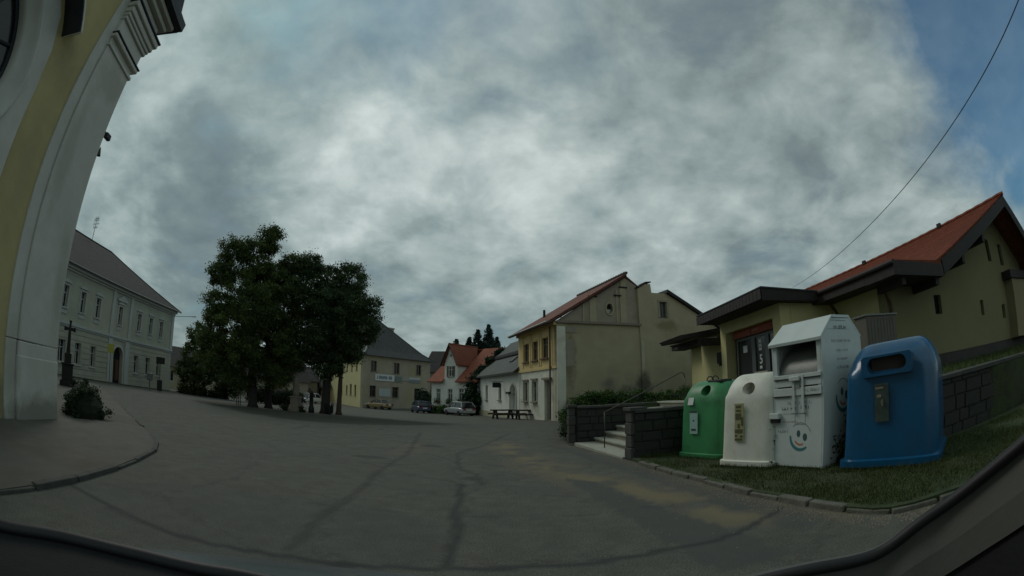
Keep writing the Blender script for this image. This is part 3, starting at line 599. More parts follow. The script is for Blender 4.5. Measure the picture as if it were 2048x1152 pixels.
for a, b in up:
    window(FH, th, a, UZ[0], b, UZ[1], M_frame_white, M_glass, .22, 1, 1, M_hall_trim, M_hall_trim, .13, .05, .14)
    mb = MB(); fbox(mb, FH, a - .05, b + .05, UZ[0] - .42, UZ[0] - .12, 0, .05); mb.build('apron', M_hall_trim, th)
    mb = MB(); fprism(mb, FH, [(a - .24, UZ[1] + .18), (b + .24, UZ[1] + .18), (b + .2, UZ[1] + .26), ((a + b) / 2, UZ[1] + .42), (a - .2, UZ[1] + .26)], .003, .13); mb.build('window_head', M_hall_trim, th)
for a, b in lo: window(FH, th, a, LZ[0], b, LZ[1], M_frame_white, M_glass, .25, 1, 1, M_hall_trim, None, .1, .05, .12)
mb = MB(); fbox(mb, FH, 7.46, 9.04, -.75, 2.66, -.42, -.36); dr = mb.build('door', M_iron, th)
for i, c_ in enumerate((7.84, 8.66)): mb = MB(); fbox(mb, FH, c_ - .28, c_ + .28, -.1, 1.6, -.362, -.335); mb.build('door_panel', M_frame_brown, dr)
mb = MB(); fwall(mb, FH, [(7.28, -.75), (9.22, -.75)] + [(8.25 + .97 * math.cos(R(t)), 1.86 + .97 * math.sin(R(t))) for t in range(0, 181, 12)], [[(7.462, -.74), (9.038, -.74)] + [(8.25 + .788 * math.cos(R(t)), 1.86 + .788 * math.sin(R(t))) for t in range(0, 181, 12)]], .07, .002); mb.build('door_surround', M_hall_trim, th)
mb = MB(); fbox(mb, FH, -9, 18.4, 3.32, 3.50, .0, .16); fbox(mb, FH, -9, 18.37, 3.18, 3.318, .0, .08); mb.build('string_course', M_hall_trim, th)
mb = MB(); fbox(mb, FH, -9, 18.45, 6.98, 7.14, .0, .14); fbox(mb, FH, -9, 18.5, 7.142, 7.42, .0, .36); mb.build('eaves_cornice', M_hall_trim, th)
for a, b in ((6.62, 7.06), (9.58, 10.02), (17.9, 18.38), (-.95, -.6)): mb = MB(); fbox(mb, FH, a, b, 3.502, 6.978, 0, .10); mb.build('pilaster', M_hall_trim, th)
for a, b in ((6.62, 7.2), (9.3, 10.0)): mb = MB(); fbox(mb, FH, a, b, -.6, 3.178, 0, .09); mb.build('pilaster', M_hall_trim, th)
mb = MB(); fprism(mb, FH, [(7.3, 6.34), (8.9, 6.34), (8.86, 6.50), (8.1, 6.86), (7.34, 6.50)], .003, .2); mb.build('pediment', M_hall_trim, th)
segs = []; e = [-9] + [v for ab in lo for v in (ab[0] - .1, ab[1] + .1)] + [18.35]; e = sorted(e + [6.6, 10.02])
for z in (.15, .55, .95, 1.35, 1.75, 2.15, 2.55, 2.95):
    mb = MB(); full = z < .6 or z > 2.3
    for a, b in ([(-9, 6.6), (10.03, 17.9)] if full else [(-9, -6.7), (-5.8, -4.55), (-3.65, -2.4), (-1.5, -.15), (.88, 1.94), (2.9, 4.02), (4.94, 6.6), (10.03, 10.88), (11.88, 13.05), (14.1, 15.18), (16.25, 17.9)]): fbox(mb, FH, a, b, z - .15, z + .15, 0, .035)
    mb.build('rusticated_course', M_hall_wall, th)['kind'] = 'stuff'
mb = MB(); fbox(mb, FH, -9, 7.2, -.8, -.05, 0, .06); fbox(mb, FH, 9.3, 18.4, -.8, -.05, 0, .06); mb.build('plinth', M_hall_wall, th)
e0, e1 = FH.at(-9.6, 7.43, .55), FH.at(18.95, 7.43, .55); b0, b1 = FH.at(-9.6, 7.43, -12.6), FH.at(18.95, 7.43, -12.6); r0, r1 = FH.at(-4, 11.7, -6), FH.at(12.4, 11.7, -6)
mb = MB(); mb.add([e0, e1, b1, b0, r0, r1], [(0, 1, 5, 4), (1, 2, 5), (2, 3, 4, 5), (3, 0, 4), (0, 3, 2, 1)]); rf = mb.build('roof', M_dark_roof, th)
mb = MB(); mb.tube([r0, r1], .09, 6); mb.tube([r1, e1], .07, 6); mb.build('ridge_cap', M_dark_roof, rf)
mb = MB(); mb.tube([FH.at(-9.6, 7.40, .6), FH.at(18.9, 7.40, .6)], .075, 6); mb.build('gutter', M_zinc, th)
a0 = Vector(FH.at(8.6, 11.7, -6)); an = MB(); an.tube([a0, a0 + Vector((0, 0, 2.2))], .035, 6)
for z, w in ((1.25, .35), (1.6, .5), (1.95, .42), (2.15, .3)):
    an.tube([a0 + Vector((-w, 0, z)), a0 + Vector((w, .1, z))], .022, 5)
    for q in (-1, -.5, .5, 1): an.tube([a0 + Vector((w * q, 0, z - .16)), a0 + Vector((w * q, 0, z + .16))], .016, 5)
an.build('antenna', M_zinc, th)
mb = MB(); mb.tube([FH.at(18.2, 6.9, .1), FH.at(18.9, 7.05, .9), FH.at(20.0, 7.25, 1.3)], .03, 6); L0 = FH.at(18.6, 6.9, .5)
lt = thing('street_lamp', L0, 'street lamp on a thin arm at the right hand corner of the long pale building', 'street lamp'); mb.build('arm', M_zinc, lt)
mb = MB(); mb.loft([[FH.at(19.9 + d, 7.24 + h * k, 1.28 + w_) for d, h in ((0, -1), (0, 1)) for w_ in (-.1, .1)] for k in (.03,)] + [[FH.at(20.7, 7.36 + h, 1.5 + w_) for h in (-.06, .05) for w_ in (-.12, .12)]]); mb.build('lamp_head', M_zinc, lt)

def post_sign(name, xy, h, label, cat, head, m, head2=None):
    z = gz(0, xy[1]); t = thing(name, (*xy, z), label, cat); mb = MB(); mb.tube([(xy[0], xy[1], z), (xy[0], xy[1], z + h)], .035, 8); mb.build('post', M_zinc, t)
    a = math.atan2(xy[0], xy[1]); F = Fr(xy, math.degrees(a) + 90, 1)
    mb = MB(); fbox(mb, F, -head[0] / 2, head[0] / 2, h + z - head[1], h + z, .04, .07); mb.build('sign_plate', m, t); return t, F, z
post_sign('bus_stop_sign', (-27.0, 21.3), 2.75, 'small yellow bus stop sign on a grey post before the pale building', 'bus stop sign', (.55, .62), mat('yellow_sign', (.36, .34, .06), .6))
t, F, z = post_sign('notice_sign', (-25.9, 26.0), 2.6, 'dark rectangular sign on a post right of the arched doorway', 'sign', (.75, .5), M_iron)
mb = MB(); fbox(mb, F, -.22, .22, z + .1, z + .9, .0, .25); tag(mb.build('litter_bin', M_iron, None, loc=(-25.9, 26.0, z)), 'dark litter bin at the foot of the dark rectangular sign', 'litter bin')
F = Fr((-26.4, 25.3), -46 + 90, 1); z = gz(0, 25.3); t = thing('post_box', (-26.4, 25.3, z), 'grey box on a short post beside the arched doorway', 'post box')
mb = MB(); fbox(mb, F, -.25, .25, z + .75, z + 1.3, -.15, .15); mb.build('box', M_frame_grey, t, bevel=.03); mb = MB(); fbox(mb, F, -.05, .05, z, z + .748, -.05, .05); mb.build('post', M_frame_grey, t)

# wayside cross
X0 = (-18.6, 11.8); z = gz(0, 11.8); t = thing('wayside_cross', (*X0, z), 'dark stone wayside cross on a pedestal behind the round bush', 'cross'); F = Fr(X0, -57.7 + 90, 1)
for w, a, b, nm in ((.40, 0, .30, 'base_step'), (.30, .30, .95, 'pedestal'), (.35, .95, 1.04, 'pedestal_cap'), (.19, 1.04, 1.45, 'socle')):
    mb = MB(); fbox(mb, F, -w, w, z + a, z + b, -w, w); mb.build(nm, M_iron, t, bevel=.02)
mb = MB(); mb.hull8([F.at(-.11, z + 1.45, -.09), F.at(.11, z + 1.45, -.09), F.at(.11, z + 1.45, .09), F.at(-.11, z + 1.45, .09), F.at(-.05, z + 2.80, -.05), F.at(.05, z + 2.80, -.05), F.at(.05, z + 2.80, .05), F.at(-.05, z + 2.80, .05)]); fbox(mb, F, -.24, .24, z + 2.40, z + 2.53, -.05, .05)
for s_ in (-.26, .26): fbox(mb, F, s_ - .06, s_ + .06, z + 2.38, z + 2.56, -.06, .06)
fbox(mb, F, -.075, .075, z + 2.76, z + 2.84, -.065, .065); mb.build('cross', M_iron, t)

# ------------------------------------------------------------------ inn at the end of the square
FI = Fr((-20.8, 61.6), 33.5, 1); FI2 = Fr((-20.8, 61.6), -35, -1)
inn = thing('old_inn', (-17, 66, -1.2), 'two storey weathered house with steep grey roof and a white banner, end of the square', 'building')
wu = [(1.38, 4.08, 2.55, 5.6), (5.85, 4.0, 7.05, 5.58), (10.6, 4.05, 11.72, 5.6)]; wl_ = [(1.30, .40, 2.5, 2.02), (5.66, .38, 6.92, 1.96)]
mb = MB(); fwall(mb, FI, rect(0, -1.7, 13.8, 6.38), [rect(*w) for w in wu + wl_] + [rect(10.3, -1.5, 11.6, 1.9)], 0, -.5); mb.build('wall', M_inn_wall, inn)
wsu = [(2.9, 4.15, 3.8, 5.35), (5.8, 4.15, 6.6, 5.35), (8.7, 4.15, 9.5, 5.35), (11.8, 4.15, 12.6, 5.35), (15, 4.15, 15.8, 5.35)]; wsl = [(3.4, .4, 4.35, 2.0), (6.0, .45, 7.1, 2.1), (8.6, .45, 9.6, 1.9), (12, .45, 13, 1.9)]
mb = MB(); fwall(mb, FI2, rect(.3, -1.7, 22, 6.38), [rect(*w) for w in wsu + wsl], 0, -.4); mb.build('side_wall', M_inn_side, inn)
for w in wu + wl_: window(FI, inn, *w, M_frame_brown, M_glass, .2, 1, 1, M_sill, M_inn_wall, .16, .06, .08)
for w in wsu + wsl: window(FI2, inn, *w, M_frame_brown, M_glass, .15, 1, 0, M_sill, None, .1, .06, .08)
mb = MB(); fbox(mb, FI, 10.3, 11.6, -1.5, 1.9, -.4, -.3); mb.build('door', M_iron, inn)
ap = Vector(FI.at(7.0, 12.9, -6.0)); tail = Vector(FI2.at(22.5, 12.9, -6.5)); eL, eR = Vector(FI.at(-.5, 6.3, .6)), Vector(FI.at(14.4, 6.3, .6)); mL, mR = eL.lerp(ap, .22) + Vector((0, 0, -.35)), eR.lerp(ap, .22) + Vector((0, 0, -.35))
sE = Vector(FI2.at(22.5, 6.3, .6)); sM = sE.lerp(tail, .22) + Vector((0, 0, -.35)); bR = Vector(FI.at(14.4, 6.3, -26)); bT = bR + Vector((-6, 4, 0))
mb = MB(); mb.add([eL, eR, mR, mL, ap], [(0, 1, 2, 3), (3, 2, 4)]); mb.add([sE, eL, mL, sM, ap, tail], [(0, 1, 2, 3), (3, 2, 4, 5)]); mb.add([eR, bR, tail, ap, mR], [(0, 1, 2, 3, 4)]); mb.add([sE, tail, bR], [(0, 1, 2)]); mb.add([eL, sE, bR, eR], [(0, 1, 2, 3)])
rf = mb.build('roof', M_inn_roof, inn); mb = MB(); mb.tube([eL + Vector((0, 0, .05)), mL, ap, tail], .14, 6); mb.build('ridge_cap', M_hall_trim, rf); mb = MB(); mb.tube([eR, mR, ap], .10, 6); mb.build('ridge_cap', M_grey_roof, rf)
mb = MB(); fbox(mb, FI, 9.2, 10.3, 9.2, 11.5, -6.2, -5.2); fbox(mb, FI, 9.1, 10.4, 11.5, 11.7, -6.3, -5.1); mb.build('chimney', M_gable2, rf)
# two banners between the storeys
bn = thing('banner', FI.at(4.1, 2.7, .1), 'white cloth banner with dark blue lettering on the weathered house front', 'banner'); mb = MB(); fbox(mb, FI, 2.25, 6.0, 2.78, 3.72, .06, .09); mb.build('cloth', M_paper, bn)
mb = MB(); rn = random.Random(2); s_ = 2.62
for wd in (.42, .34, .30, .40, .30, 0, .32, .30):
    if wd:
        fbox(mb, FI, s_, s_ + .1, 3.02, 3.5, .091, .10); fbox(mb, FI, s_ + wd - .12, s_ + wd - .03, 3.02, 3.5, .091, .10)
        if rn.random() < .7: fbox(mb, FI, s_ + .1, s_ + wd - .12, 3.2, 3.3, .091, .10)
        if rn.random() < .6: fbox(mb, FI, s_ + .1, s_ + wd - .12, 3.41, 3.5, .091, .10)
        s_ += wd + .05
    else: s_ += .22
mb.build('lettering', plain('dark_blue_print', (.05, .09, .13), .7), bn)['kind'] = 'stuff'
b2 = thing('banner', FI.at(8.8, 2.7, .1), 'grey green washed out banner right of the white one', 'banner'); mb = MB(); fbox(mb, FI, 6.15, 7.6, 2.7, 3.6, .05, .08); mb.build('cloth', plain('grey_green_cloth', (.17, .21, .18), .8), b2)
mb = MB(); fbox(mb, FI, 7.6, 9.1, 3.0, 3.6, .05, .08); mb.build('pale_panel', plain('beige_panel', (.34, .33, .27), .8), b2); mb = MB(); fbox(mb, FI, 9.1, 11.5, 2.75, 3.25, .05, .08); mb.build('grey_panel', plain('blue_grey_panel', (.20, .22, .23), .8), b2); mb = MB(); fbox(mb, FI, 9.1, 11.5, 3.25, 3.6, .05, .08); mb.build('white_strip', M_hall_trim, b2)
mb = MB(); fbox(mb, FI, 3.0, 5.25, .50, 1.66, .02, .07); tag(mb.build('notice_board', plain('pale_board', (.42, .46, .44), .6), None, loc=FI.at(4, 1, 0)), 'pale blank board between the two lower windows of the weathered house', 'notice board')
# road sign beside the inn door
F = Fr((-12.6, 66.0), 90, 1); t = thing('road_sign', (-12.2, 62.5, -1.25), 'small round road sign on a post near the dark doorway', 'road sign'); mb = MB(); mb.tube([(-12.2, 62.5, -1.3), (-12.2, 62.5, 1.6)], .05, 6); mb.build('post', M_zinc, t)
mb = MB(); mb.lathe((-12.2, 62.45, 1.5), [(.0, 0), (.36, 0), (.36, .03), (0, .03)], 14, 'y'); mb.build('sign_disc', M_hall_trim, t)

# ------------------------------------------------------------------ white house with orange roof
FW = Fr((-9.6, 54.5), 125, 1)
wh = thing('white_house', (-6.5, 54.5, -1.1), 'white gabled cottage with orange red roof and shuttered windows', 'house')
ww = [(.78, .45, 1.46, 1.85), (2.64, .38, 3.36, 1.85), (4.36, .45, 5.08, 1.92)]
mb = MB(); fwall(mb, FW, [(0, -1.5), (7.2, -1.5), (7.2, 2.75), (4.14, 2.75), (4.14, 4.75), (3.08, 6.95), (2.1, 4.75), (2.1, 2.75), (0, 2.75)], [rect(*w) for w in ww] + [rect(2.72, 3.3, 3.52, 4.5), [(3.08 + .14 * math.cos(R(t)), 5.75 + .2 * math.sin(R(t))) for t in range(0, 360, 45)]], 0, -.3); mb.build('wall', M_white_wall, wh)
mb = MB(); fbox(mb, FW, 0, .3, -1.5, 2.75, -9, -.3); fbox(mb, FW, 6.9, 7.2, -1.5, 2.75, -9, -.3); fbox(mb, FW, 0, 7.2, -1.5, 2.75, -9.3, -9); fbox(mb, FW, 2.1, 2.3, 2.75, 4.7, -6, -.3); fbox(mb, FW, 3.94, 4.14, 2.75, 4.7, -6, -.3); mb.build('side_wall', M_white_wall, wh)
for w in ww:
    window(FW, wh, *w, M_frame_white, M_glass2, .12, 1, 1, M_sill, None, .1, .06, .1)
    mb = MB(); fbox(mb, FW, w[0] - .02, w[2] + .02, w[1] - .30, w[1] - .02, .10, .30); fb = mb.build('flower_box', M_frame_brown, wh)
    c = np.array(FW.at((w[0] + w[2]) / 2, w[1] + .05, .22)); leaves('flowers', c + rng.normal(size=(160, 3)) * np.array([.22, .22, .14]), np.zeros((160, 3)), .06, L_hedge, fb)['kind'] = 'stuff'
window(FW, wh, 2.72, 3.3, 3.52, 4.5, M_frame_white, M_glass, .12, 1, 1, M_sill, None, .1, .06, .1)
for a, b in ((2.50, 2.71), (3.53, 3.74)): mb = MB(); fbox(mb, FW, a, b, 3.28, 4.52, .003, .05); mb.build('shutter', M_frame_brown, wh)
mb = MB(); fprism(mb, FW, [(3.08 + .15 * math.cos(R(t)), 5.75 + .21 * math.sin(R(t))) for t in range(0, 360, 45)], -.2, -.15); mb.build('gable_vent', M_iron, wh)
def roof2(name, F, s0, s1, zr, pts, m, par, t=.14):   # sloped slab: eave (o,z) to ridge (o,z) between s0 and s1
    (oe, ze), (orr, zr_) = pts; mb = MB(); mb.hull8([F.at(s0, ze - t, oe), F.at(s1, ze - t, oe), F.at(s1, zr_ - t, orr), F.at(s0, zr_ - t, orr), F.at(s0, ze, oe), F.at(s1, ze, oe), F.at(s1, zr_, orr), F.at(s0, zr_, orr)]); return mb.build(name, m, par)
roof2('roof', FW, -.35, 2.098, 0, ((.45, 2.72), (-4.8, 6.9)), M_orange, wh); roof2('roof', FW, 4.142, 7.4, 0, ((.45, 2.72), (-4.8, 6.9)), M_orange, wh); roof2('roof', FW, -.35, 9.5, 0, ((-10, 2.72), (-4.8, 6.9)), M_orange, wh)
roof2('roof', FW, 7.4, 9.5, 0, ((-2.6, 5.0), (-4.8, 6.9)), M_orange, wh)
for sg in (-1, 1):
    A = lambda s, z, o: FW.at(3.08 + sg * s, z, o)
    mb = MB(); mb.hull8([A(1.25, 4.52, .4), A(0, 6.95, .4), A(0, 6.95, -4.9), A(1.25, 4.52, -3.2), A(1.25, 4.66, .4), A(0, 7.10, .4), A(0, 7.10, -4.9), A(1.25, 4.66, -3.2)]); mb.build('gable_roof', M_orange, wh)
    mb = MB(); mb.hull8([A(1.27, 4.45, .41), A(0, 6.92, .41), A(0, 6.92, .34), A(1.27, 4.45, .34), A(1.27, 4.70, .45), A(0, 7.16, .45), A(0, 7.16, .34), A(1.27, 4.70, .34)]); mb.build('bargeboard', M_iron if sg < 0 else M_frame_brown, wh)
mb = MB(); mb.tube([FW.at(3.08, 7.12, .4), FW.at(3.08, 7.12, -4.9)], .09, 6); mb.build('ridge_tiles', M_orange, wh)

# ------------------------------------------------------------------ grey roofed white cottage
FG = Fr((.58, 37.3), -17.5, -1)
gh = thing('grey_roofed_cottage', (0, 44, -.8), 'low white cottage with patched grey roof and pale arched door', 'house')
gw = [(5.2, .80, 6.15, 2.33), (10.15, .74, 11.1, 2.24)]
ar = [(.75, -.6), (2.45, -.6)] + [(1.6 + .85 * math.cos(R(t)), 1.35 + .85 * math.sin(R(t))) for t in range(0, 181, 15)]
mb = MB(); fwall(mb, FG, rect(0, -1.4, 14.2, 3.2), [rect(*w) for w in gw] + [ar], 0, -.4); mb.build('wall', M_white_wall, gh)
mb = MB(); fbox(mb, FG, 13.9, 14.2, -1.4, 3.2, -7, -.4); fbox(mb, FG, 0, 14.2, -1.4, 3.2, -7.3, -7); mb.build('rear_wall', M_white_wall, gh)
mb = MB(); fbox(mb, FG, 0, .74, -1.3, -.35, 0, .05); fbox(mb, FG, 2.46, 14.2, -1.3, -.38, 0, .05); mb.build('plinth', mat('yellowed_plinth', (.42, .41, .27), .9, .15, 1.5, .1), gh)
for w in gw: window(FG, gh, *w, M_doorgrey, M_glass, .20, 1, 1, M_sill, None, .1, .045, .14)
mb = MB(); fprism(mb, FG, ar, -.40, -.30); dd = mb.build('door', M_hall_trim, gh); mb = MB(); fbox(mb, FG, 1.56, 1.64, -.55, 1.9, -.298, -.27); mb.build('door_post', M_doorgrey, dd); mb = MB(); fbox(mb, FG, .8, 2.4, 1.3, 1.4, -.298, -.26); mb.build('transom', M_doorgrey, dd)
mb = MB(); fwall(mb, FG, [(.6, -.75), (2.6, -.75)] + [(1.6 + 1.0 * math.cos(R(t)), 1.35 + 1.0 * math.sin(R(t))) for t in range(0, 181, 12)], [[(.752, -.74), (2.448, -.74)] + [(1.6 + .848 * math.cos(R(t)), 1.35 + .848 * math.sin(R(t))) for t in range(0, 181, 12)]], .06, .002); mb.build('door_surround', M_hall_wall, gh)
mb = MB(); fbox(mb, FG, 2.2, 3.1, 1.38, 1.56, .02, .22); tag(mb.build('letter_box', M_iron, None, loc=FG.at(2.6, 1.5, 0)), 'dark box fixed beside the arched cottage door', 'letter box')
t = thing('hanging_sign', FG.at(4.7, 2.2, .5), 'dark hanging sign on an iron bracket above the cottage window', 'sign'); mb = MB(); mb.tube([FG.at(4.6, 2.5, 0), FG.at(4.6, 2.5, 1.1)], .025, 6); mb.build('bracket', M_iron, t); mb = MB(); fbox(mb, FG, 4.58, 4.62, 1.95, 2.42, .25, 1.0); mb.build('board', M_iron, t)
roof2('roof', FG, -.0, 14.3, 0, ((.5, 3.22), (-2.1, 5.35)), M_grey_roof, gh, .16); roof2('roof', FG, 0, 13.9, 0, ((-1.7, 5.38), (-3.65, 7.1)), M_grey_roof, gh, .2); roof2('roof', FG, 0, 14.3, 0, ((-7.6, 3.2), (-3.65, 7.1)), M_dark_roof, gh, .16)
mb = MB(); fwall(mb, FG, [(14.0, 3.0), (14.0, 3.1)] + [(14.05, 3.15)], [], 0, -.1)
mb = MB(); mb.add([FG.at(14.18, 3.2, 0), FG.at(14.18, 3.2, -7.3), FG.at(14.18, 6.9, -3.65)], [(0, 1, 2)]); mb.build('gable_end', M_white_wall, gh)
roof2('step_flashing', FG, 0, 13.9, 0, ((-1.66, 5.25), (-1.72, 5.50)), M_iron, gh, .12)
def on_slope(F, a, b, q0, q1, up=.04):  # q: fraction up the lower slope
    f = lambda s, q, h: F.at(s, 3.22 + (5.35 - 3.22) * q + h, .5 + (-2.6) * q)
    return MB().hull8([f(a, q0, 0), f(b, q0, 0), f(b, q1, 0), f(a, q1, 0), f(a, q0, up), f(b, q0, up), f(b, q1, up), f(a, q1, up)])
for a, b in ((4.4, 5.3), (.5, 1.4)): on_slope(FG, a, b, .50, .72, .14).build('skylight', M_iron, gh)
mb = MB(); mb.tube([FG.at(13.6, 3.0, .12), FG.at(13.6, -1.1, .12)], .05, 8); mb.build('downpipe', M_zinc, gh)
iv = [(*FG.at(14.2, 0, .5)[:2], .3, 1.1), (*FG.at(14.4, 0, .4)[:2], 1.6, 1.0), (*FG.at(14.2, 0, .1)[:2], 2.7, .8), (*FG.at(14.6, 0, -.6)[:2], 3.6, .7), (*FG.at(14.2, 0, -1.5)[:2], 4.8, .55), (*FG.at(14.1, 0, -2.5)[:2], 5.9, .5), (*FG.at(14.8, 0, .2)[:2], -.5, 1.0), (*FG.at(15.2, 0, -.2)[:2], 1.4, .9)]
iv = [(x, y, z, r * 1.22) for x, y, z, r in iv]
P, Nn, T = crown_points(iv, 60, .45, .4); t = thing('ivy', FG.at(14.3, -1, .3), 'dark green ivy climbing between the white cottage and the grey roofed cottage', 'ivy'); leaves('foliage', P, Nn, .12, L_ivy, t, tint=T)
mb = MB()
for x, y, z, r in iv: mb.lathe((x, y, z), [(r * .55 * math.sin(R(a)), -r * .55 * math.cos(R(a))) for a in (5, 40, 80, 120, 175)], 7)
mb.build('ivy_shadow_core', M_hedge_core, t)['kind'] = 'stuff'  # near-black blobs behind the leaves stand in for shade within the ivy

# ------------------------------------------------------------------ yellow corner house with the big blank gable
FA = Fr((2.93, 29.86), -17.5, -1); FB = Fr((2.93, 29.86), 72.5, 1)
co = thing('corner_house', (6, 34, -.4), 'two storey corner house with ochre front, blank grey gable wall and red roof', 'house')
u = [(5.35, 3.86, 6.60, 5.25), (3.42, 3.86, 4.58, 5.25), (1.42, 3.88, 2.62, 5.30)]; l = [(5.75, .80, 6.68, 2.28), (3.78, .80, 4.68, 2.30)]
mb = MB(); fwall(mb, FA, rect(.002, 3.15, 8.0, 6.2), [rect(*w) for w in u], 0, -.4); mb.build('upper_wall', M_ochre, co)
mb = MB(); fwall(mb, FA, rect(.002, -1.2, 8.0, 3.148), [rect(*w) for w in l] + [rect(1.05, -1.15, 2.3, 2.3)], -.02, -.4); mb.build('lower_wall', M_white_old, co)
for w in u:
    window(FA, co, *w, M_frame_brown, M_glass2, .14, 1, 1, M_frame_brown, mat('ochre_trim', (.50, .37, .15), .85), .10, .07, .16)
    for a in (w[0] - .30, w[2] + .12): mb = MB(); fbox(mb, FA, a, a + .18, 3.4, 5.9, 0, .05); mb.build('pilaster', M_ochre, co)
for w in l:
    window(FA, co, *w, M_doorgrey, M_glass, .18, 1, 1, M_sill, M_hall_wall, .09, .055, .18)
    mb = MB(); fbox(mb, FA, w[0] - .18, w[2] + .18, w[3] + .12, w[3] + .22, -.02, .12); mb.build('window_head', M_sill, co)
mb = MB(); fbox(mb, FA, 1.05, 2.3, -1.1, 2.3, -.32, -.24); dd = mb.build('door', M_doorgrey, co); mb = MB(); fbox(mb, FA, 1.1, 2.25, 1.55, 1.62, -.238, -.2); mb.build('transom', M_sill, dd)
mb = MB(); fbox(mb, FA, .9, 2.45, 2.36, 2.50, -.02, .16); mb.build('door_head', M_sill, co)
mb = MB(); fbox(mb, FA, 0, 8.0, 3.08, 3.24, -.0, .07); mb.build('string_course', M_ochre, co); mb = MB(); fbox(mb, FA, 0, 8.0, 5.95, 6.22, .0, .20); mb.build('eaves_cornice', M_ochre, co)
mb = MB(); mb.tube([FA.at(.85, 6.1, .14), FA.at(.85, -.35, .14)], .06, 8); mb.build('downpipe', M_rust, co)
mb = MB(); fbox(mb, FB, .0, .62, -1.2, 5.85, .0, .06); mb.build('corner_strip', M_white_old, co)
wB = rect(8.42, 6.75, 9.1, 7.95); wC = rect(11.35, 3.55, 12.2, 4.9)
mb = MB(); fwall(mb, FB, [(0, -1.2), (6.66, -1.2), (6.66, 6.16), (0, 6.16)], [], 0, -.4); mb.build('gable_wall', M_gable, co)
vent = [(4.15 + .27 * math.cos(R(t)), 7.25 + .38 * math.sin(R(t))) for t in range(0, 360, 30)]
mb = MB(); fwall(mb, FB, [(0.02, 6.17), (6.66, 6.17), (6.66, 8.95), (6.25, 9.22), (5.95, 9.50), (5.56, 9.78)], [vent], -.10, -.45); mb.build('gable_top', M_gable2, co)
mb = MB(); fprism(mb, FB, vent, -.4, -.36); vn = mb.build('round_window', M_iron, co); mb = MB(); fwall(mb, FB, [(4.15 + .36 * math.cos(R(t)), 7.25 + .48 * math.sin(R(t))) for t in range(0, 360, 30)], [[(4.15 + .268 * math.cos(R(t)), 7.25 + .378 * math.sin(R(t))) for t in range(0, 360, 30)]], -.03, -.098); mb.build('frame', M_gable, vn); mb = MB(); fbox(mb, FB, 3.95, 4.35, 7.0, 7.24, -.36, -.30); mb.build('pane', M_hall_trim, vn)
mb = MB(); fbox(mb, FB, 0, 6.7, 6.08, 6.24, .0, .16); mb.build('ledge', M_darkwood if False else M_sill, co)
for a, b, c, d in ((2.0, 2.12, 6.25, 7.75), (2.55, 3.05, 6.25, 8.0), (4.7, 4.82, 6.25, 8.7), (5.05, 5.55, 6.25, 8.8), (5.15, 5.6, 8.85, 9.5), (.35, .42, 6.25, 6.5)): mb = MB(); fbox(mb, FB, a, b, c, d, -.098, -.05); mb.build('relief_strip', M_gable, co)
for a, b, z in ((2.45, 3.15, 8.0), (4.55, 5.15, 8.2), (5.0, 5.7, 8.83)): mb = MB(); fbox(mb, FB, a, b, z, z + .09, -.098, .0); mb.build('relief_cap', M_iron, co)
ow = [(6.68, -1.2), (18, -1.2), (18, 4.6), (15.4, 5.6), (13.3, 6.62), (11.2, 7.65), (9.14, 8.6), (7.75, 8.6), (7.68, 9.25), (7.2, 9.22), (6.8, 8.98), (6.50, 8.82)]
mb = MB(); fwall(mb, FB, ow, [wB, wC], .12, -.4); mb.build('rear_gable_wall', M_gable, co)
for wq in ((8.42, 6.75, 9.1, 7.95), (11.35, 3.55, 12.2, 4.9)): window(Fr(FB.at(0, 0, .12)[:2], 72.5, 1), co, *wq, M_frame_grey, M_glass2, .2, 1, 0, None, M_gable2, .14, .05)
mb = MB(); fwall(mb, FB, [(6.42, 8.86), (6.86, 9.06), (7.25, 9.30), (7.72, 9.36), (7.72, 9.44), (7.2, 9.38), (6.8, 9.14), (6.38, 8.92)], [], .2, -.5); mb.build('parapet_cap', M_iron, co)
mb = MB(); mb.hull8([FB.at(9.1, 8.66, .35), FB.at(15.8, 5.46, .35), FB.at(15.8, 5.46, -6), FB.at(9.1, 8.66, -6), FB.at(9.15, 8.90, .35), FB.at(15.85, 5.70, .35), FB.at(15.85, 5.70, -6), FB.at(9.15, 8.90, -6)]); mb.build('rear_roof', M_iron, co)
# main roof: front slope over the ochre facade, verge kicked at the eaves
A = lambda s, z, o: FB.at(s, z, o)
mb = MB(); mb.hull8([A(-.62, 5.98, .15), A(5.60, 9.70, .15), A(5.60, 9.70, -8.3), A(-.62, 5.98, -8.6), A(-.66, 6.16, .15), A(5.60, 9.92, .15), A(5.60, 9.92, -8.3), A(-.66, 6.16, -8.6)]); rf = mb.build('roof', M_red_old, co)
mb = MB(); mb.hull8([A(5.62, 9.6, -.05), A(12.0, 5.5, -.5), A(12.0, 5.5, -8.3), A(5.62, 9.6, -8.3), A(5.62, 9.8, -.05), A(12, 5.7, -.5), A(12, 5.7, -8.3), A(5.62, 9.8, -8.3)]); mb.build('roof', M_red_old, co)
mb = MB()
for k in range(22): o = -.0 - k * .38; mb.tube([A(5.6, 9.93, .16 + o), A(5.6, 9.97, -.20 + o)], [.11, .13], 6)
mb.build('ridge_tiles', M_grey_roof, rf)
mb = MB(); mb.hull8([A(-.60, 5.92, .14), A(5.58, 9.64, .14), A(5.58, 9.64, .05), A(-.60, 5.92, .05), A(-.60, 6.0, .20), A(5.58, 9.74, .20), A(5.58, 9.74, .05), A(-.60, 6.0, .05)]); mb.build('verge_board', M_darkwood, co)
mb = MB(); mb.tube([A(1.6, 7.2, -6.2), A(1.6, 8.1, -6.2)], .10, 8); mb.build('flue', M_iron, rf)
mb = MB(); mb.tube([A(-.72, 6.12, .1), A(-.72, 6.10, -8.5)], .075, 6); mb.build('gutter', M_zinc, co)
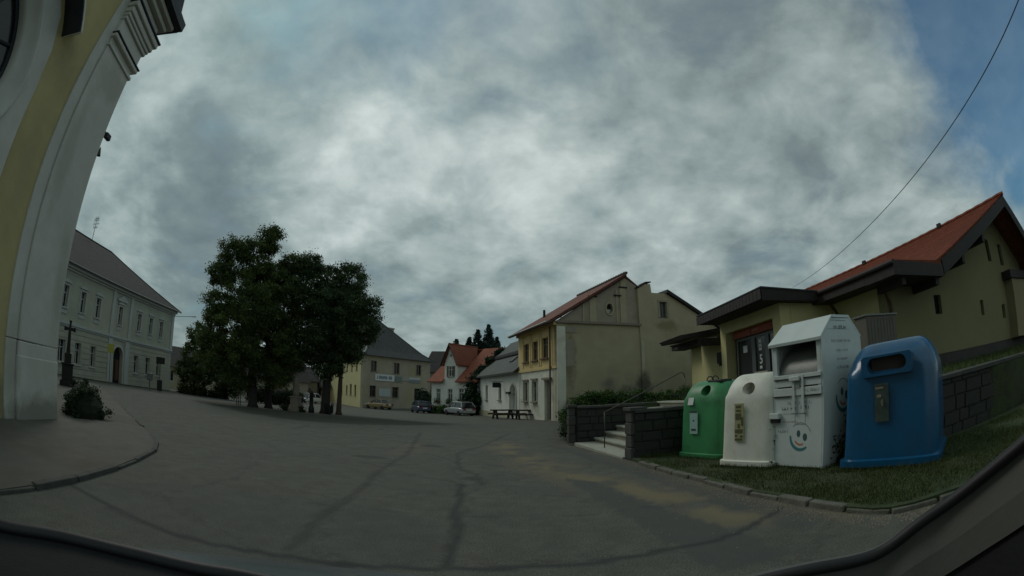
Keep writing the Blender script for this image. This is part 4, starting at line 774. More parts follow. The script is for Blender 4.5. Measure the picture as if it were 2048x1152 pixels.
mb = MB(); mb.box((6.72, 0, 0), (6.72, 0, 0)) if False else None

mb = MB(); fbox(mb, FB, 6.62, 6.84, 2.9, 5.0, .121, .14); mb.build('pale_render_strip', mat('pale_render', (.44, .41, .31), .9, .15, 2), co)
mb = MB(); fbox(mb, FB, .66, 1.5, 5.45, 5.85, .001, .03); fbox(mb, FB, .66, 1.25, 3.2, 5.0, .001, .02); mb.build('rough_render_patch', M_gable2, co)
_l = Vector(WLOC[co.name]); _q = lambda s, z: tuple(Vector(FB.at(s, z, 0)) - _l)
spots('bare_grey_render', [(_q(6.8, 1.9), (.75, .75, 1.0), (.085, .08, .065), .9), (_q(5.4, 1.5), (1.2, 1.2, .45), (.14, .13, .10), .7), (_q(3.9, 1.95), (.7, .7, .5), (.15, .14, .11), .7), (_q(.95, 3.6), (.5, .5, 2.3), (.15, .12, .07), .7), (_q(9.2, 6.1), (1.2, 1.2, .5), (.17, .15, .07), .7), (_q(2.4, .9), (2.4, 2.4, .35), (.18, .165, .11), .6), (_q(11, 5.6), (3, 3, .8), (.34, .27, .17), .35)])
# ------------------------------------------------------------------ shop entrance block on the terrace
FP = Fr((8.4, 12.3), 0, -1)       # faces -X, s towards +Y
sh = thing('shop_entrance', (9.6, 14.5, 1.05), 'pale yellow shop entrance with flat dark canopy, red sign board and glass doors', 'shop')
mb = MB(); fbox(mb, FP, 0, .50, 1.0, 3.98, -.45, 0); mb.build('pillar', M_shop, sh)
mb = MB(); fbox(mb, FP, 4.15, 4.62, 1.0, 3.98, -.45, 0); mb.build('pillar', M_shop, sh)
mb = MB(); fbox(mb, FP, .502, 4.148, 3.45, 3.98, -.45, -.0); mb.build('lintel', M_shop, sh)
mb = MB(); fbox(mb, FP, 4.64, 5.9, 1.0, 3.75, -.9, -.46); mb.build('side_wall', M_shop, sh)
mb = MB(); fbox(mb, FP, .0, .3, 1.0, 3.96, -2.6, -.46); mb.build('return_wall', M_shop, sh)
mb = MB(); fbox(mb, FP, .31, 5.9, 1.0, 3.7, -2.9, -2.5); mb.build('rear_wall', M_shop, sh)
mb = MB(); fbox(mb, FP, .55, 3.85, 3.16, 3.46, -.40, -.22); sg = mb.build('sign_board', M_redsign, sh)
mb = MB(); fbox(mb, FP, 2.45, 2.475, 3.165, 3.455, -.219, -.21); mb.build('board_joint', M_iron, sg)
mb = MB()
for s_, w in ((1.92, .10), (2.05, .06), (2.14, .09), (2.26, .05)): fbox(mb, FP, s_, s_ + w, 3.27, 3.35, -.219, -.212)
mb.build('faded_lettering', plain('faded_pink', (.42, .20, .15), .8), sg)['kind'] = 'stuff'
fr = MB()
for a, b in ((.52, .60), (1.35, 1.62), (2.35, 2.62), (3.72, 3.82)): fbox(fr, FP, a, b, 1.05, 3.14, -.40, -.32)
fbox(fr, FP, .52, 3.82, 3.04, 3.14, -.401, -.325); df = fr.build('door_frame', M_frame_grey, sh)
for a, b, nm in ((.6, 1.35, 'side_glass'), (1.62, 2.35, 'door_leaf'), (2.62, 3.72, 'side_glass')):
    mb = MB(); fbox(mb, FP, a, b, 1.45 if nm == 'side_glass' else 1.6, 3.04, -.38, -.365); mb.build(nm, M_glass, sh)
mb = MB(); fbox(mb, FP, 2.62, 3.72, 1.05, 1.45, -.39, -.34); mb.build('lower_panel', M_frame_grey, sh)
mb = MB(); fbox(mb, FP, 1.50, 2.45, 1.62, 1.80, -.36, -.29); mb.build('push_bar_panel', M_hall_wall, sh)
mb = MB(); fbox(mb, FP, 1.62, 2.35, 1.05, 1.6, -.39, -.33); mb.build('kick_plate', M_frame_grey, sh)
mb = MB(); fbox(mb, FP, 3.02, 3.34, 2.58, 2.84, -.363, -.355); mb.build('notice', M_paper, sh)
def textmesh(txt, size, F, s, z, o, m, name, par, bold=0):
    cu = bpy.data.curves.new('t', 'FONT'); cu.body = txt; cu.size = size; cu.offset = bold; cu.extrude = .002; to = bpy.data.objects.new('t', cu); COL.objects.link(to)
    bpy.context.view_layer.update(); me_ = bpy.data.meshes.new_from_object(to.evaluated_get(bpy.context.evaluated_depsgraph_get())); bpy.data.objects.remove(to)
    flip = -1 if (F.u[0] * F.n[1] - F.u[1] * F.n[0]) > 0 else 1     # text must read left to right from outside
    off = WLOC[par.name]; M = Matrix(((F.u[0] * flip, 0, F.n[0], 0), (F.u[1] * flip, 0, F.n[1], 0), (0, 1, 0, 0), (0, 0, 0, 1)))
    me_.transform(M); p_ = F.at(s, z, o); me_.transform(Matrix.Translation(Vector(p_) - off)); me_.materials.clear(); me_.materials.append(m)
    if name: me_.name = name
    return link(bpy.data.objects.new(name, me_), par)
textmesh('5', .46, FP, 2.13, 2.08, -.362, M_paper, 'numeral', sh, .012)
mb = MB(); fbox(mb, FP, 1.93, 2.13, 2.55, 2.95, -.364, -.356); mb.build('poster', M_paper, sh); mb = MB(); fbox(mb, FP, 1.95, 2.12, 1.90, 2.0, -.364, -.356); mb.build('poster', M_paper, sh)
mb = MB(); fbox(mb, FP, 1.96, 2.10, 2.78, 2.82, -.355, -.352); fbox(mb, FP, 1.97, 2.08, 2.64, 2.68, -.355, -.352); mb.build('poster_print', M_print, sh)['kind'] = 'stuff'
mb = MB(); mb.hull8([(7.5, 11.9, 3.86), (7.5, 17.05, 3.90), (11.2, 17.05, 3.86), (11.2, 11.9, 3.78), (7.46, 11.86, 4.24), (7.46, 17.1, 4.26), (11.2, 17.1, 4.10), (11.2, 11.86, 4.02)]); cp = mb.build('canopy', M_darkwood, sh, bevel=.01)
mb = MB(); mb.hull8([(7.43, 11.83, 4.24), (7.43, 17.13, 4.26), (11.2, 17.13, 4.10), (11.2, 11.83, 4.02), (7.43, 11.83, 4.28), (7.43, 17.13, 4.30), (11.2, 17.13, 4.14), (11.2, 11.83, 4.06)]); mb.build('edge_flashing', M_ch_dark, cp)
mb = MB()
for k in range(22): y = 11.9 + k * .24; mb.box((7.44, y, 3.90), (7.462, y + .22, 4.22))
o_ = mb.build('fascia_boards', M_darkwood, cp); o_['kind'] = 'stuff'
mb = MB(); mb.hull8([(6.9, 17.5, 3.42), (6.9, 20.2, 3.42), (10.5, 20.2, 3.9), (10.5, 17.2, 3.9), (6.8, 17.5, 3.58), (6.8, 20.3, 3.58), (10.5, 20.3, 4.08), (10.5, 17.2, 4.08)]); mb.build('side_canopy', M_darkwood, sh)
mb = MB(); mb.box((7.6, 17.6, 3.18), (7.75, 20.0, 3.42)); mb.box((7.6, 17.3, 3.1), (10, 17.5, 3.4)); mb.build('canopy_beam', M_darkwood, sh)
mb = MB(); mb.box((8.85, 17.21, 1.0), (9.1, 20, 3.5)); mb.build('side_wall', M_shop, sh)
lb = thing('letter_box', FP.at(4.9, 2.5, -.2), 'small dark letter box on the left shop pillar', 'letter box')
mb = MB(); fbox(mb, FP, 4.62, 5.02, 2.32, 2.78, -.16, .04); mb.build('box', M_iron, lb, bevel=.02); mb = MB(); fbox(mb, FP, 4.70, 4.94, 2.62, 2.65, .041, .05); mb.build('slot', M_black, lb); mb = MB(); fbox(mb, FP, 4.76, 4.88, 2.22, 2.32, -.1, .02); mb.build('bracket', M_iron, lb)

# ------------------------------------------------------------------ long gabled hall with red tiled roof on the right
FQ = Fr((10.8, 9.5), 90, 1); xr, zr = 20.4, 7.36
ha = thing('gabled_hall', (15, 14, 1.05), 'yellow green hall with red tiled gable roof and small windows, right edge of view', 'building')
hw = [(2.92, 2.80, 3.42, 3.44), (6.90, 2.62, 7.22, 3.20), (9.42, 2.40, 9.82, 2.98)]; hu = [(8.60, 4.80, 9.02, 5.74), (10.15, 4.68, 10.62, 5.62)]
g_ = lambda s: 3.95 + max(0, (s - 1.75)) * .395 if s < 9.6 else 7.05 - (s - 9.6) * .64
mb = MB(); fwall(mb, FQ, [(0, 1.5), (13, 1.5), (13, g_(13)), (9.6, g_(9.6)), (1.75, 3.95), (0, 3.90)], [rect(*w) for w in hw + hu], 0, -.35); mb.build('gable_wall', M_hallg, ha)
mb = MB(); fbox(mb, FQ, .05, 13, .8, 1.495, -.3, .04); mb.build('plinth', M_plinth, ha)
mb = MB(); mb.box((10.8, 9.86, .9), (11.1, 26, 3.95)); mb.box((23.5, 9.86, .9), (23.8, 26, 4.6)); mb.box((11.1, 25.7, .9), (23.5, 26, 4)); mb.build('side_wall', M_shop, ha)
for w in hw + hu: window(FQ, ha, *w, M_iron, M_glass, .16, 0, 0, None, None, .1, .04)
T_ = .16
mb = MB(); mb.hull8([(12.55, 8.2, 4.06), (xr, 8.2, zr - T_), (xr, 27, zr - T_), (12.55, 27, 4.06), (12.5, 8.2, 4.22), (xr, 8.2, zr), (xr, 27, zr), (12.5, 27, 4.22)]); rf = mb.build('roof', M_red_tile, ha)
mb = MB(); mb.hull8([(9.9, 8.2, 3.98), (12.548, 8.2, 4.04), (12.548, 27, 4.04), (9.9, 27, 3.98), (9.86, 8.2, 4.13), (12.498, 8.2, 4.21), (12.498, 27, 4.21), (9.86, 27, 4.13)]); mb.build('low_roof', M_red_tile, ha)
mb = MB(); mb.hull8([(xr, 8.2, zr - T_), (25.5, 8.2, 3.7), (25.5, 27, 3.7), (xr, 27, zr - T_), (xr, 8.2, zr), (25.5, 8.2, 3.9), (25.5, 27, 3.9), (xr, 27, zr)]); mb.build('roof', M_red_tile, ha)
for k in range(26):      # overlapping courses of tiles
    f0, f1 = k / 26, (k + 1.18) / 26; jx = random.Random(k).uniform(-.02, .02); X = lambda f: 12.46 + (xr - 12.46) * f; Z = lambda f: 4.205 + (zr - 4.205) * f
    f1 = min(f1, 1.0); mb = MB(); mb.hull8([(X(f0), 8.17 + jx, Z(f0) + .004), (X(f1), 8.17 + jx, Z(f1) + .003), (X(f1), 27, Z(f1) + .003), (X(f0), 27, Z(f0) + .004), (X(f0), 8.17 + jx, Z(f0) + .050), (X(f1), 8.17 + jx, Z(f1) + .018), (X(f1), 27, Z(f1) + .018), (X(f0), 27, Z(f0) + .050)]); mb.build('tile_course', M_red_tile, rf)
# verge boards under the tiles and boxed eaves corner
mb = MB(); mb.hull8([(12.75, 8.16, 3.78), (xr, 8.16, zr - .50), (xr, 8.30, zr - .50), (12.75, 8.30, 3.78), (12.69, 8.14, 4.24), (xr, 8.14, zr - .05), (xr, 8.30, zr - .05), (12.69, 8.30, 4.24)]); mb.build('verge_board', M_darkwood, ha)
mb = MB(); mb.hull8([(xr, 8.16, zr - .55), (25.6, 8.16, 3.3), (25.6, 8.30, 3.3), (xr, 8.30, zr - .55), (xr, 8.14, zr - .02), (25.6, 8.14, 3.82), (25.6, 8.30, 3.82), (xr, 8.30, zr - .02)]); mb.build('verge_board', M_darkwood, ha)
mb = MB(); mb.hull8([(12.7, 8.31, 3.86), (xr, 8.31, zr - .34), (xr, 9.49, zr - .34), (12.7, 9.49, 3.86), (12.7, 8.31, 4.0), (xr, 8.31, zr - .18), (xr, 9.49, zr - .18), (12.7, 9.49, 4.0)]); mb.build('soffit', M_darkwood, ha)
mb = MB(); mb.box((9.86, 8.16, 3.72), (12.68, 9.47, 4.10)); mb.box((9.86, 9.48, 3.74), (10.78, 27, 3.96)); mb.build('eaves_box', M_darkwood, ha)
for x in (10.4, 12.35, 14.6, 16.9): z = 3.50 + max(0, x - 12.7) * .385; mb = MB(); mb.hull8([(x, 8.35, z), (x + .22, 8.35, z), (x + .22, 9.49, z - .02), (x, 9.49, z - .02), (x, 8.35, z + .3), (x + .22, 8.35, z + .3), (x + .22, 9.49, z + .3), (x, 9.49, z + .3)]); mb.build('purlin_end', M_darkwood, ha, bevel=.01)
mb = MB(); mb.tube([(xr, 8.1 + k * .36, zr + .03 + .02 * (k % 2)) for k in range(52)], .10, 6); mb.build('ridge_tiles', M_red_tile, rf)
mb = MB(); mb.tube([(9.82, 8.1, 4.06), (9.82, 27, 4.06)], .07, 8); mb.build('gutter', M_darkwood, ha)
mb = MB(); mb.tube([(10.1, 9.3, 4.0), (10.72, 9.42, 3.5), (10.95, 9.42, 3.2), (10.95, 9.42, 1.9), (11.15, 9.36, 1.5), (11.2, 9.3, 1.1)], .05, 8); mb.build('downpipe', M_rust, ha)
mb = MB(); mb.tube([(9.9, 11.7, 4.0), (10.5, 11.75, 3.4), (10.7, 11.78, 3.1)], .05, 8); mb.build('downpipe', M_darkwood, ha)
mb = MB(); fbox(mb, FQ, 9.95, 13.5, 4.0, 4.35, .0, .6); mb.build('annex_eaves', M_darkwood, ha); mb = MB(); fbox(mb, FQ, 10.25, 13.2, 1.5, 3.98, .003, .5); mb.build('annex_wall', mat('brownish_render', (.25, .21, .12), .9, .1, 1), ha)
for y in (12.5, 19): mb = MB(); mb.box((xr - .35, y, zr - .05), (xr - .2, y + .25, zr + .16)); mb.build('ridge_vent', M_iron, rf)
lk = thing('metal_locker', (9.9, 9.0, 1.05), 'tall grey brown metal locker behind the white clothes container', 'locker')
mb = MB(); mb.box((9.15, 8.95, 1.06), (10.55, 9.45, 2.80)); mb.build('body', mat('grey_brown_metal', (.115, .105, .085), .6, .15, 2, .05), lk, bevel=.01); mb = MB(); mb.box((9.1, 8.9, 2.80), (10.6, 9.5, 2.84)); mb.build('lid', M_zinc, lk)
mb = MB()
for k in range(9): mb.box((9.22 + k * .145, 8.94, 1.15), (9.235 + k * .145, 8.949, 2.72))
mb.build('rib', MATS['grey_brown_metal'], lk)['kind'] = 'stuff'

# ------------------------------------------------------------------ containers
def superring(w, d, z, F, cx, co, n=40, p=5.0):
    r = []
    for k in range(n):
        t = 2 * math.pi * (k + .5) / n; c, s = math.cos(t), math.sin(t)
        r.append(F.at(cx + w * math.copysign(abs(c) ** (2 / p), c), z, co + d * math.copysign(abs(s) ** (2 / p), s)))
    return r
def boolean_cut(o, cutters):
    for c in cutters:
        m = o.modifiers.new('cut', 'BOOLEAN'); m.operation = 'DIFFERENCE'; m.object = c; m.solver = 'EXACT'
    bpy.context.view_layer.update(); me_ = bpy.data.meshes.new_from_object(o.evaluated_get(bpy.context.evaluated_depsgraph_get())); o.modifiers.clear(); old = o.data; o.data = me_; me_.name = old.name
    for c in cutters: bpy.data.objects.remove(c)
def wprof(h, W, top=.50):
    # (height fraction, half width fraction, half depth fraction): lip, nearly straight sides, rounded shoulder running up to a small flat top
    out = [(0, 1, 1), (.052, 1, 1), (.062, .930, .930), (.30, .920, .915), (.55, .905, .895), (.68, .892, .875)]
    for k in range(1, 13):
        t = k / 12; a = math.pi / 2 * t; out.append((.68 + .32 * math.sin(a), .46 + .432 * math.cos(a) ** .95 if k < 12 else .44, .26 + .615 * math.cos(a) ** .92 if k < 12 else .22))
    return out
def bell(name, P0, az, W, D, H, z0, m, label, slot, cat='container', mflange=None):
    F = Fr(P0, az, 1); c = F.at(W / 2, z0, -D / 2); t = thing(name, (c[0], c[1], z0), label, cat, 'bell shaped recycling containers on the grass verge')
    pr = wprof(H, W); rings = []
    for fz, fw, dd in pr:
        rings.append(superring(W / 2 * fw, D / 2 * dd, z0 + H * fz, F, W / 2, -D / 2, 48, 7 if fz < .8 else 5 - 1.2 * (fz - .8) / .2))
    b = MB().loft(rings).build('shell', m, t, smooth=True); cut = []
    for (s, z, kind, w, h) in slot:
        zc = z0 + z; q = MB()
        if kind == 'slot':
            rr = [[F.at(s + (w - h) * .5 * math.copysign(1, math.cos(a)) * (abs(math.cos(a)) > .02) + h * .5 * math.cos(a), zc + h * .5 * math.sin(a), o) for a in [R(x) for x in range(3, 363, 15)]] for o in (.2, -.42)]
        else: rr = [[F.at(s + w * .5 * math.cos(a), zc + h * .5 * math.sin(a), o) for a in [R(x) for x in range(0, 360, 15)]] for o in (.2, -.40)]
        q.loft(rr); c_ = q.build('cutter', m, t); cut.append(c_)
    boolean_cut(b, cut)
    try:
        for pl in b.data.polygons: pl.use_smooth = True
        b.data.set_sharp_from_angle(angle=R(38))
    except Exception: pass
    return t, F
def slab_on(F, t, name, s0, s1, z0, z1, o, m, th=.006): mb = MB(); fbox(mb, F, s0, s1, z0, z1, o, o + th); return mb.build(name, m, t)

# green
tg, Fg = bell('green_container', (3.22, 8.68), 154.9, 1.20, 1.22, 1.48, .07, M_green_c, 'green bell shaped glass container with pale blue label, next to the stone steps', [(.70, 1.29, 'o', .24, .20)])
lab = MB(); fbox(lab, Fg, .38, .58, .54, .97, -.035, -.020); lb_ = lab.build('label', M_label_b, tg); mb = MB(); fbox(mb, Fg, .42, .54, .60, .64, -.019, -.016); fbox(mb, Fg, .38, .58, .95, .98, -.019, -.016); fbox(mb, Fg, .46, .50, .78, .81, -.019, -.016); mb.build('label_print', M_print, lb_)['kind'] = 'stuff'
mb = MB(); mb.hull8([Fg.at(.30, 1.10, -.055), Fg.at(.44, 1.10, -.055), Fg.at(.44, 1.24, -.095), Fg.at(.30, 1.24, -.095), Fg.at(.30, 1.10, -.045), Fg.at(.44, 1.10, -.045), Fg.at(.44, 1.24, -.085), Fg.at(.30, 1.24, -.085)]); mb.build('sticker', M_paper, tg)
mb = MB(); fbox(mb, Fg, .62, .98, 1.49, 1.56, -.66, -.30); mb.build('top_block', M_black, tg, bevel=.02)
for dx in (.50, .64): mb = MB(); mb.tube([Fg.at(dx, 1.48, -.45)] + [Fg.at(dx + .065 - .085 * math.cos(R(a)), 1.55 + .085 * math.sin(R(a)), -.45) for a in range(-30, 215, 25)] + [Fg.at(dx + .14, 1.48, -.45)], .012, 6); mb.build('lifting_ring', M_iron, tg, smooth=True)
# white
tw, Fw = bell('white_container', (3.38, 7.08), 151.3, 1.14, 1.15, 1.50, .09, M_white_c, 'cream white bell shaped container with faded yellow label, between green and steel containers', [(.60, 1.26, 'o', .25, .20)])
lab = MB(); fbox(lab, Fw, .37, .55, .50, 1.12, -.038, -.022); lb_ = lab.build('label', M_label_y, tw); mb = MB()
for a, b, c, d in ((.40, .50, 1.05, 1.09), (.40, .49, .99, 1.02), (.39, .50, .86, .96), (.50, .54, .76, .90), (.43, .47, .72, .79), (.38, .53, .64, .70), (.38, .42, .58, .61), (.48, .53, .57, .60), (.38, .52, .52, .55)): fbox(mb, Fw, a, b, c, d, -.021, -.017)
mb.build('label_print', M_label_o, lb_)['kind'] = 'stuff'
mb = MB(); mb.tube([Fw.at(.70, 1.53, -.5), Fw.at(.86, 1.56, -.5), Fw.at(1.0, 1.53, -.5)], .018, 6); mb.build('lifting_bar', M_white_c, tw)
# blue
tb, Fb = bell('blue_container', (4.34, 4.98), 149.4, 1.66, 1.60, 1.66, .12, M_blue_c, 'glossy blue bell shaped paper container with wide slot, rightmost of the row', [(.80, 1.36, 'slot', .60, .19)])
mb = MB(); fwall(mb, Fb, [(.80 + x, 1.46 + z) for x, z in ((-.38, -.14), (.38, -.14), (.40, -.10), (.40, .10), (.36, .135), (-.36, .135), (-.40, .10), (-.40, -.10))], [[(.80 + .20 * math.copysign(1, math.cos(a)) + .105 * math.cos(a), 1.46 + .105 * math.sin(a)) for a in [R(x) for x in range(5, 365, 20)]]], -.035, -.20); mb.build('slot_frame', M_blue_c, tb, bevel=.018)
mb = MB(); fbox(mb, Fb, .52, 1.08, 1.34, 1.58, -.26, -.235); mb.build('slot_flap', mat('brown_rubber_flap', (.10, .075, .065), .7), tb)
lab = MB(); fbox(lab, Fb, .60, .82, .72, 1.22, -.052, -.036); lb_ = lab.build('label', M_label_d, tb)
mb = MB(); fbox(mb, Fb, .61, .74, 1.15, 1.18, -.035, -.031); fbox(mb, Fb, .63, .70, 1.04, 1.08, -.035, -.031); mb.lathe(Fb.at(.73, .97, -.034), [(0, -.002), (.05, -.002), (.05, .002), (0, .002)], 12, 'y'); mb.build('label_print', mat('dirty_pale_print', (.22, .21, .15), .8, .3, 20), lb_)['kind'] = 'stuff'
mb = MB(); mb.lathe(Fb.at(.715, .965, -.030), [(0, -.003), (.028, -.003), (.028, .003), (0, .003)], 12, 'y'); fbox(mb, Fb, .77, .81, 1.06, 1.20, -.035, -.031); fbox(mb, Fb, .62, .74, 1.19, 1.21, -.035, -.031); mb.build('label_dark_print', M_print, lb_)['kind'] = 'stuff'
mb = MB(); mb.tube([Fb.at(.78, 1.70, -.62), Fb.at(.78, 1.76, -.62), Fb.at(.90, 1.77, -.62), Fb.at(.90, 1.70, -.62)], .02, 6); mb.build('lifting_eye', M_blue_c, tb)

# white steel clothes container
Fc = Fr((4.02, 6.22), 161.6, 1); W, D = 1.0, 1.38
tc_ = thing('clothes_container', (5.0, 5.9, .05), 'tall white steel clothes donation container with open hatch and round emblem', 'container')
prof = [(0, .08), (0, 1.98), (-.36, 2.26), (-.98, 2.28), (-D, 1.98), (-D, .08)]    # (o, z)
def sideplate(s0, s1, pf, name='side_panel', m=M_cloth):
    mb = MB(); mb.loft([[Fc.at(s0, z, o) for o, z in pf], [Fc.at(s1, z, o) for o, z in pf]]); return mb.build(name, m, tc_, bevel=.008)
sideplate(0, .03, prof); sp = sideplate(W - .03, W, prof)
mb = MB(); fbox(mb, Fc, .032, W - .032, .10, 1.30, -.03, 0); mb.build('front_panel', M_cloth, tc_, bevel=.006)
mb = MB(); fbox(mb, Fc, .032, W - .032, .10, 1.98, -D, -D + .03); mb.build('rear_panel', M_cloth, tc_)
mb = MB(); mb.hull8([Fc.at(-.03, 1.94, .05), Fc.at(W + .03, 1.94, .05), Fc.at(W + .012, 2.27, -.37), Fc.at(-.012, 2.27, -.37), Fc.at(-.03, 1.99, .06), Fc.at(W + .03, 1.99, .06), Fc.at(W + .012, 2.31, -.37), Fc.at(-.012, 2.31, -.37)]); mb.build('roof_front', M_cloth, tc_, bevel=.006)
mb = MB(); mb.hull8([Fc.at(-.012, 2.27, -.372), Fc.at(W + .012, 2.27, -.372), Fc.at(W + .012, 2.28, -.98), Fc.at(-.012, 2.28, -.98), Fc.at(-.012, 2.312, -.372), Fc.at(W + .012, 2.312, -.372), Fc.at(W + .012, 2.32, -.98), Fc.at(-.012, 2.32, -.98)]); mb.build('roof_top', M_cloth, tc_)
mb = MB(); mb.hull8([Fc.at(-.0, 2.28, -.982), Fc.at(W, 2.28, -.982), Fc.at(W, 1.98, -D), Fc.at(0, 1.98, -D), Fc.at(-.0, 2.32, -.982), Fc.at(W, 2.32, -.982), Fc.at(W, 2.0, -D - .02), Fc.at(0, 2.0, -D - .02)]); mb.build('roof_rear', M_cloth, tc_)
for a, b in ((.032, .10), (W - .10, W - .032)): mb = MB(); fbox(mb, Fc, a, b, 1.302, 1.96, -.05, .002); mb.build('hatch_jamb', M_cloth, tc_)
mb = MB(); fbox(mb, Fc, .03, W - .03, 1.44, 1.50, -.06, .03); fbox(mb, Fc, .03, W - .03, 1.32, 1.438, -.03, .012); mb.build('hatch_lip', M_cloth, tc_, bevel=.005)
mb = MB(); fbox(mb, Fc, .03, W - .03, 1.18, 1.30, .0, .022); mb.build('hatch_apron', M_cloth, tc_, bevel=.006)
for a, b in ((.05, .36), (.62, .96)): mb = MB(); fbox(mb, Fc, a, b, 1.425, 1.442, .012, .032); mb.build('painted_shadow_strip', M_black, tc_); mb = MB(); fbox(mb, Fc, a - .03, b - .01, 1.165, 1.182, .003, .024); mb.build('painted_shadow_strip', M_black, tc_)  # solid black strips stand in for shade under the hatch lip and apron
arcpts = [(-.06 - .62 * (1 - math.cos(R(a))), 1.44 + .62 * math.sin(R(a)) * .82) for a in range(0, 91, 10)]
ring = [Fc.at(.105, z, o) for o, z in arcpts]; ring2 = [Fc.at(W - .105, z, o) for o, z in arcpts]; vs = ring + ring2; n_ = len(ring)
mb = MB(); mb.add(vs, [(i, i + 1, i + 1 + n_, i + n_) for i in range(n_ - 1)]); d_ = mb.build('chute_drum', M_clothin, tc_, smooth=True)
mb = MB(); mb.slab([Fc.at(.105, z, o) for o, z in [(-.05, 1.44)] + arcpts[1:] + [(-.66, 1.44)]], .008, (Fc.u[0], Fc.u[1], 0)); mb.build('drum_side', M_cloth, tc_)
mb = MB(); mb.slab([Fc.at(.36, 1.52, -.30), Fc.at(.90, 1.50, -.30), Fc.at(.90, 1.74, -.46), Fc.at(.58, 1.72, -.46)], .02, (0, 1, 0)); mb.build('inner_flap', mat('reddish_grey_flap', (.19, .165, .155), .6), tc_)
for a in (.42, .60): mb = MB(); fbox(mb, Fc, a, a + .045, .92, 1.48, .023, .042); mb.build('handle_strap', M_cloth, tc_, bevel=.004)
mb = MB(); fbox(mb, Fc, .38, .58, 1.40, 1.47, .03, .075); mb.build('handle', M_cloth, tc_, bevel=.01); mb = MB(); fbox(mb, Fc, .42, .56, 1.29, 1.39, .023, .03); mb.build('handle_plate', M_printg, tc_)
mb = MB(); fbox(mb, Fc, -.03, .16, .84, .93, .0, .08); mb.build('lock_box', M_cloth, tc_, bevel=.01); mb = MB(); fbox(mb, Fc, -.02, .15, .78, .838, .0, .06); mb.build('painted_lock_shadow', M_black, tc_)  # black bar below the lock box stands in for its shadow
def squiggle(F, s, z, w, h, o, name, m, par, seed, dens=1.0):
    """a line of small printed marks, as illegible as in the photograph"""
    rn = random.Random(seed); mb = MB(); x = s
    while x < s + w:
        c = h * rn.uniform(.5, .8)
        fbox(mb, F, x, x + h * .16, z, z + h * rn.uniform(.7, 1), o, o + .002)
        if rn.random() < .6: q = rn.choice((0, .4, .8)); fbox(mb, F, x + h * .16, x + c, z + h * q, z + h * (q + .16), o, o + .002)
        if rn.random() < .4: fbox(mb, F, x + c, x + c + h * .14, z, z + h * rn.uniform(.4, 1), o, o + .002)
        x += c + h * (.35 if rn.random() < .85 else 1.0)
    ob = mb.build(name, m, par); ob['kind'] = 'stuff'; return ob
squiggle(Fc, .30, 1.05, .42, .05, .001, 'printed_line', M_printg, tc_, 1); squiggle(Fc, .18, .97, .12, .05, .001, 'printed_line', M_print, tc_, 2); squiggle(Fc, .36, .97, .10, .05, .001, 'printed_line', M_print, tc_, 22); squiggle(Fc, .56, .975, .20, .055, .001, 'printed_line', M_print, tc_, 3)
squiggle(Fc, .20, .90, .50, .02, .001, 'printed_line', plain('faded_pink_print', (.36, .25, .24), .7), tc_, 4); squiggle(Fc, .66, 1.23, .26, .04, .024, 'printed_line', M_printg, tc_, 5); squiggle(Fc, .10, .62, .20, .045, .001, 'printed_line', M_printg, tc_, 6); squiggle(Fc, .2, .78, .3, .018, .001, 'printed_line', plain('faded_pink_print', (.36, .25, .24), .7), tc_, 44)
mb = MB(); fwall(mb, Fc, rect(.44, .74, .65, .92), [rect(.45, .75, .64, .91)], .002, .0005); mb.build('printed_frame', M_printg, tc_)
def emblem(F, cs, cz, r, o, par, dark=plain('dark_teal_print', (.04, .10, .10), .7)):
    def arcb(a0, a1, r0, r1, m, nm):
        mb = MB(); A = [R(a0 + (a1 - a0) * k / 14) for k in range(15)]; tp = [math.sin(math.pi * k / 14) ** .5 * .5 + .5 for k in range(15)]
        mid = (r0 + r1) / 2; hw_ = (r1 - r0) / 2
        fwall(mb, F, [(cs + (mid + hw_ * tp[i]) * math.cos(a), cz + (mid + hw_ * tp[i]) * math.sin(a)) for i, a in enumerate(A)] + [(cs + (mid - hw_ * tp[i]) * math.cos(a), cz + (mid - hw_ * tp[i]) * math.sin(a)) for i, a in reversed(list(enumerate(A)))], [], o + .002, o); return mb.build(nm, m, par)
    arcb(-185, -50, r * .78, r, M_teal, 'emblem_arc'); arcb(-150, -60, r * .48, r * .60, M_orangep, 'emblem_arc'); arcb(20, 135, r * .92, r * 1.0, M_printg, 'emblem_arc')
    for dx, dz, a, b in ((-.16, .22, .16, .24), (.42, -.02, .19, .26)):
        mb = MB(); fprism(mb, F, [(cs + r * (dx + a * math.cos(R(t))), cz + r * (dz + b * math.sin(R(t)))) for t in range(0, 360, 30)], o, o + .002); mb.build('emblem_dot', dark, par)
emblem(Fc, .55, .56, .22, .001, tc_)
Fs = Fr(Fc.at(W, 0, 0)[:2], 161.6 - 90, 1)   # right hand side, s running backwards
squiggle(Fs, .42, 2.10, .42, .06, .001, 'printed_line', M_print, tc_, 7); squiggle(Fs, .32, 1.90, .62, .045, .001, 'printed_line', M_printg, tc_, 8); squiggle(Fs, .46, 1.76, .38, .04, .001, 'printed_line', M_printg, tc_, 9); squiggle(Fs, .46, 1.63, .38, .04, .001, 'printed_line', M_printg, tc_, 10); squiggle(Fs, .46, 1.50, .38, .045, .001, 'printed_line', M_print, tc_, 11); squiggle(Fs, .34, 2.22, .5, .02, .001, 'printed_line', M_printg, tc_, 12)
mb = MB(); fbox(mb, Fs, .22, .95, 2.095, 2.10, .001, .003); mb.build('printed_rule', M_printg, tc_)
emblem(Fs, .62, 1.10, .26, .001, tc_)

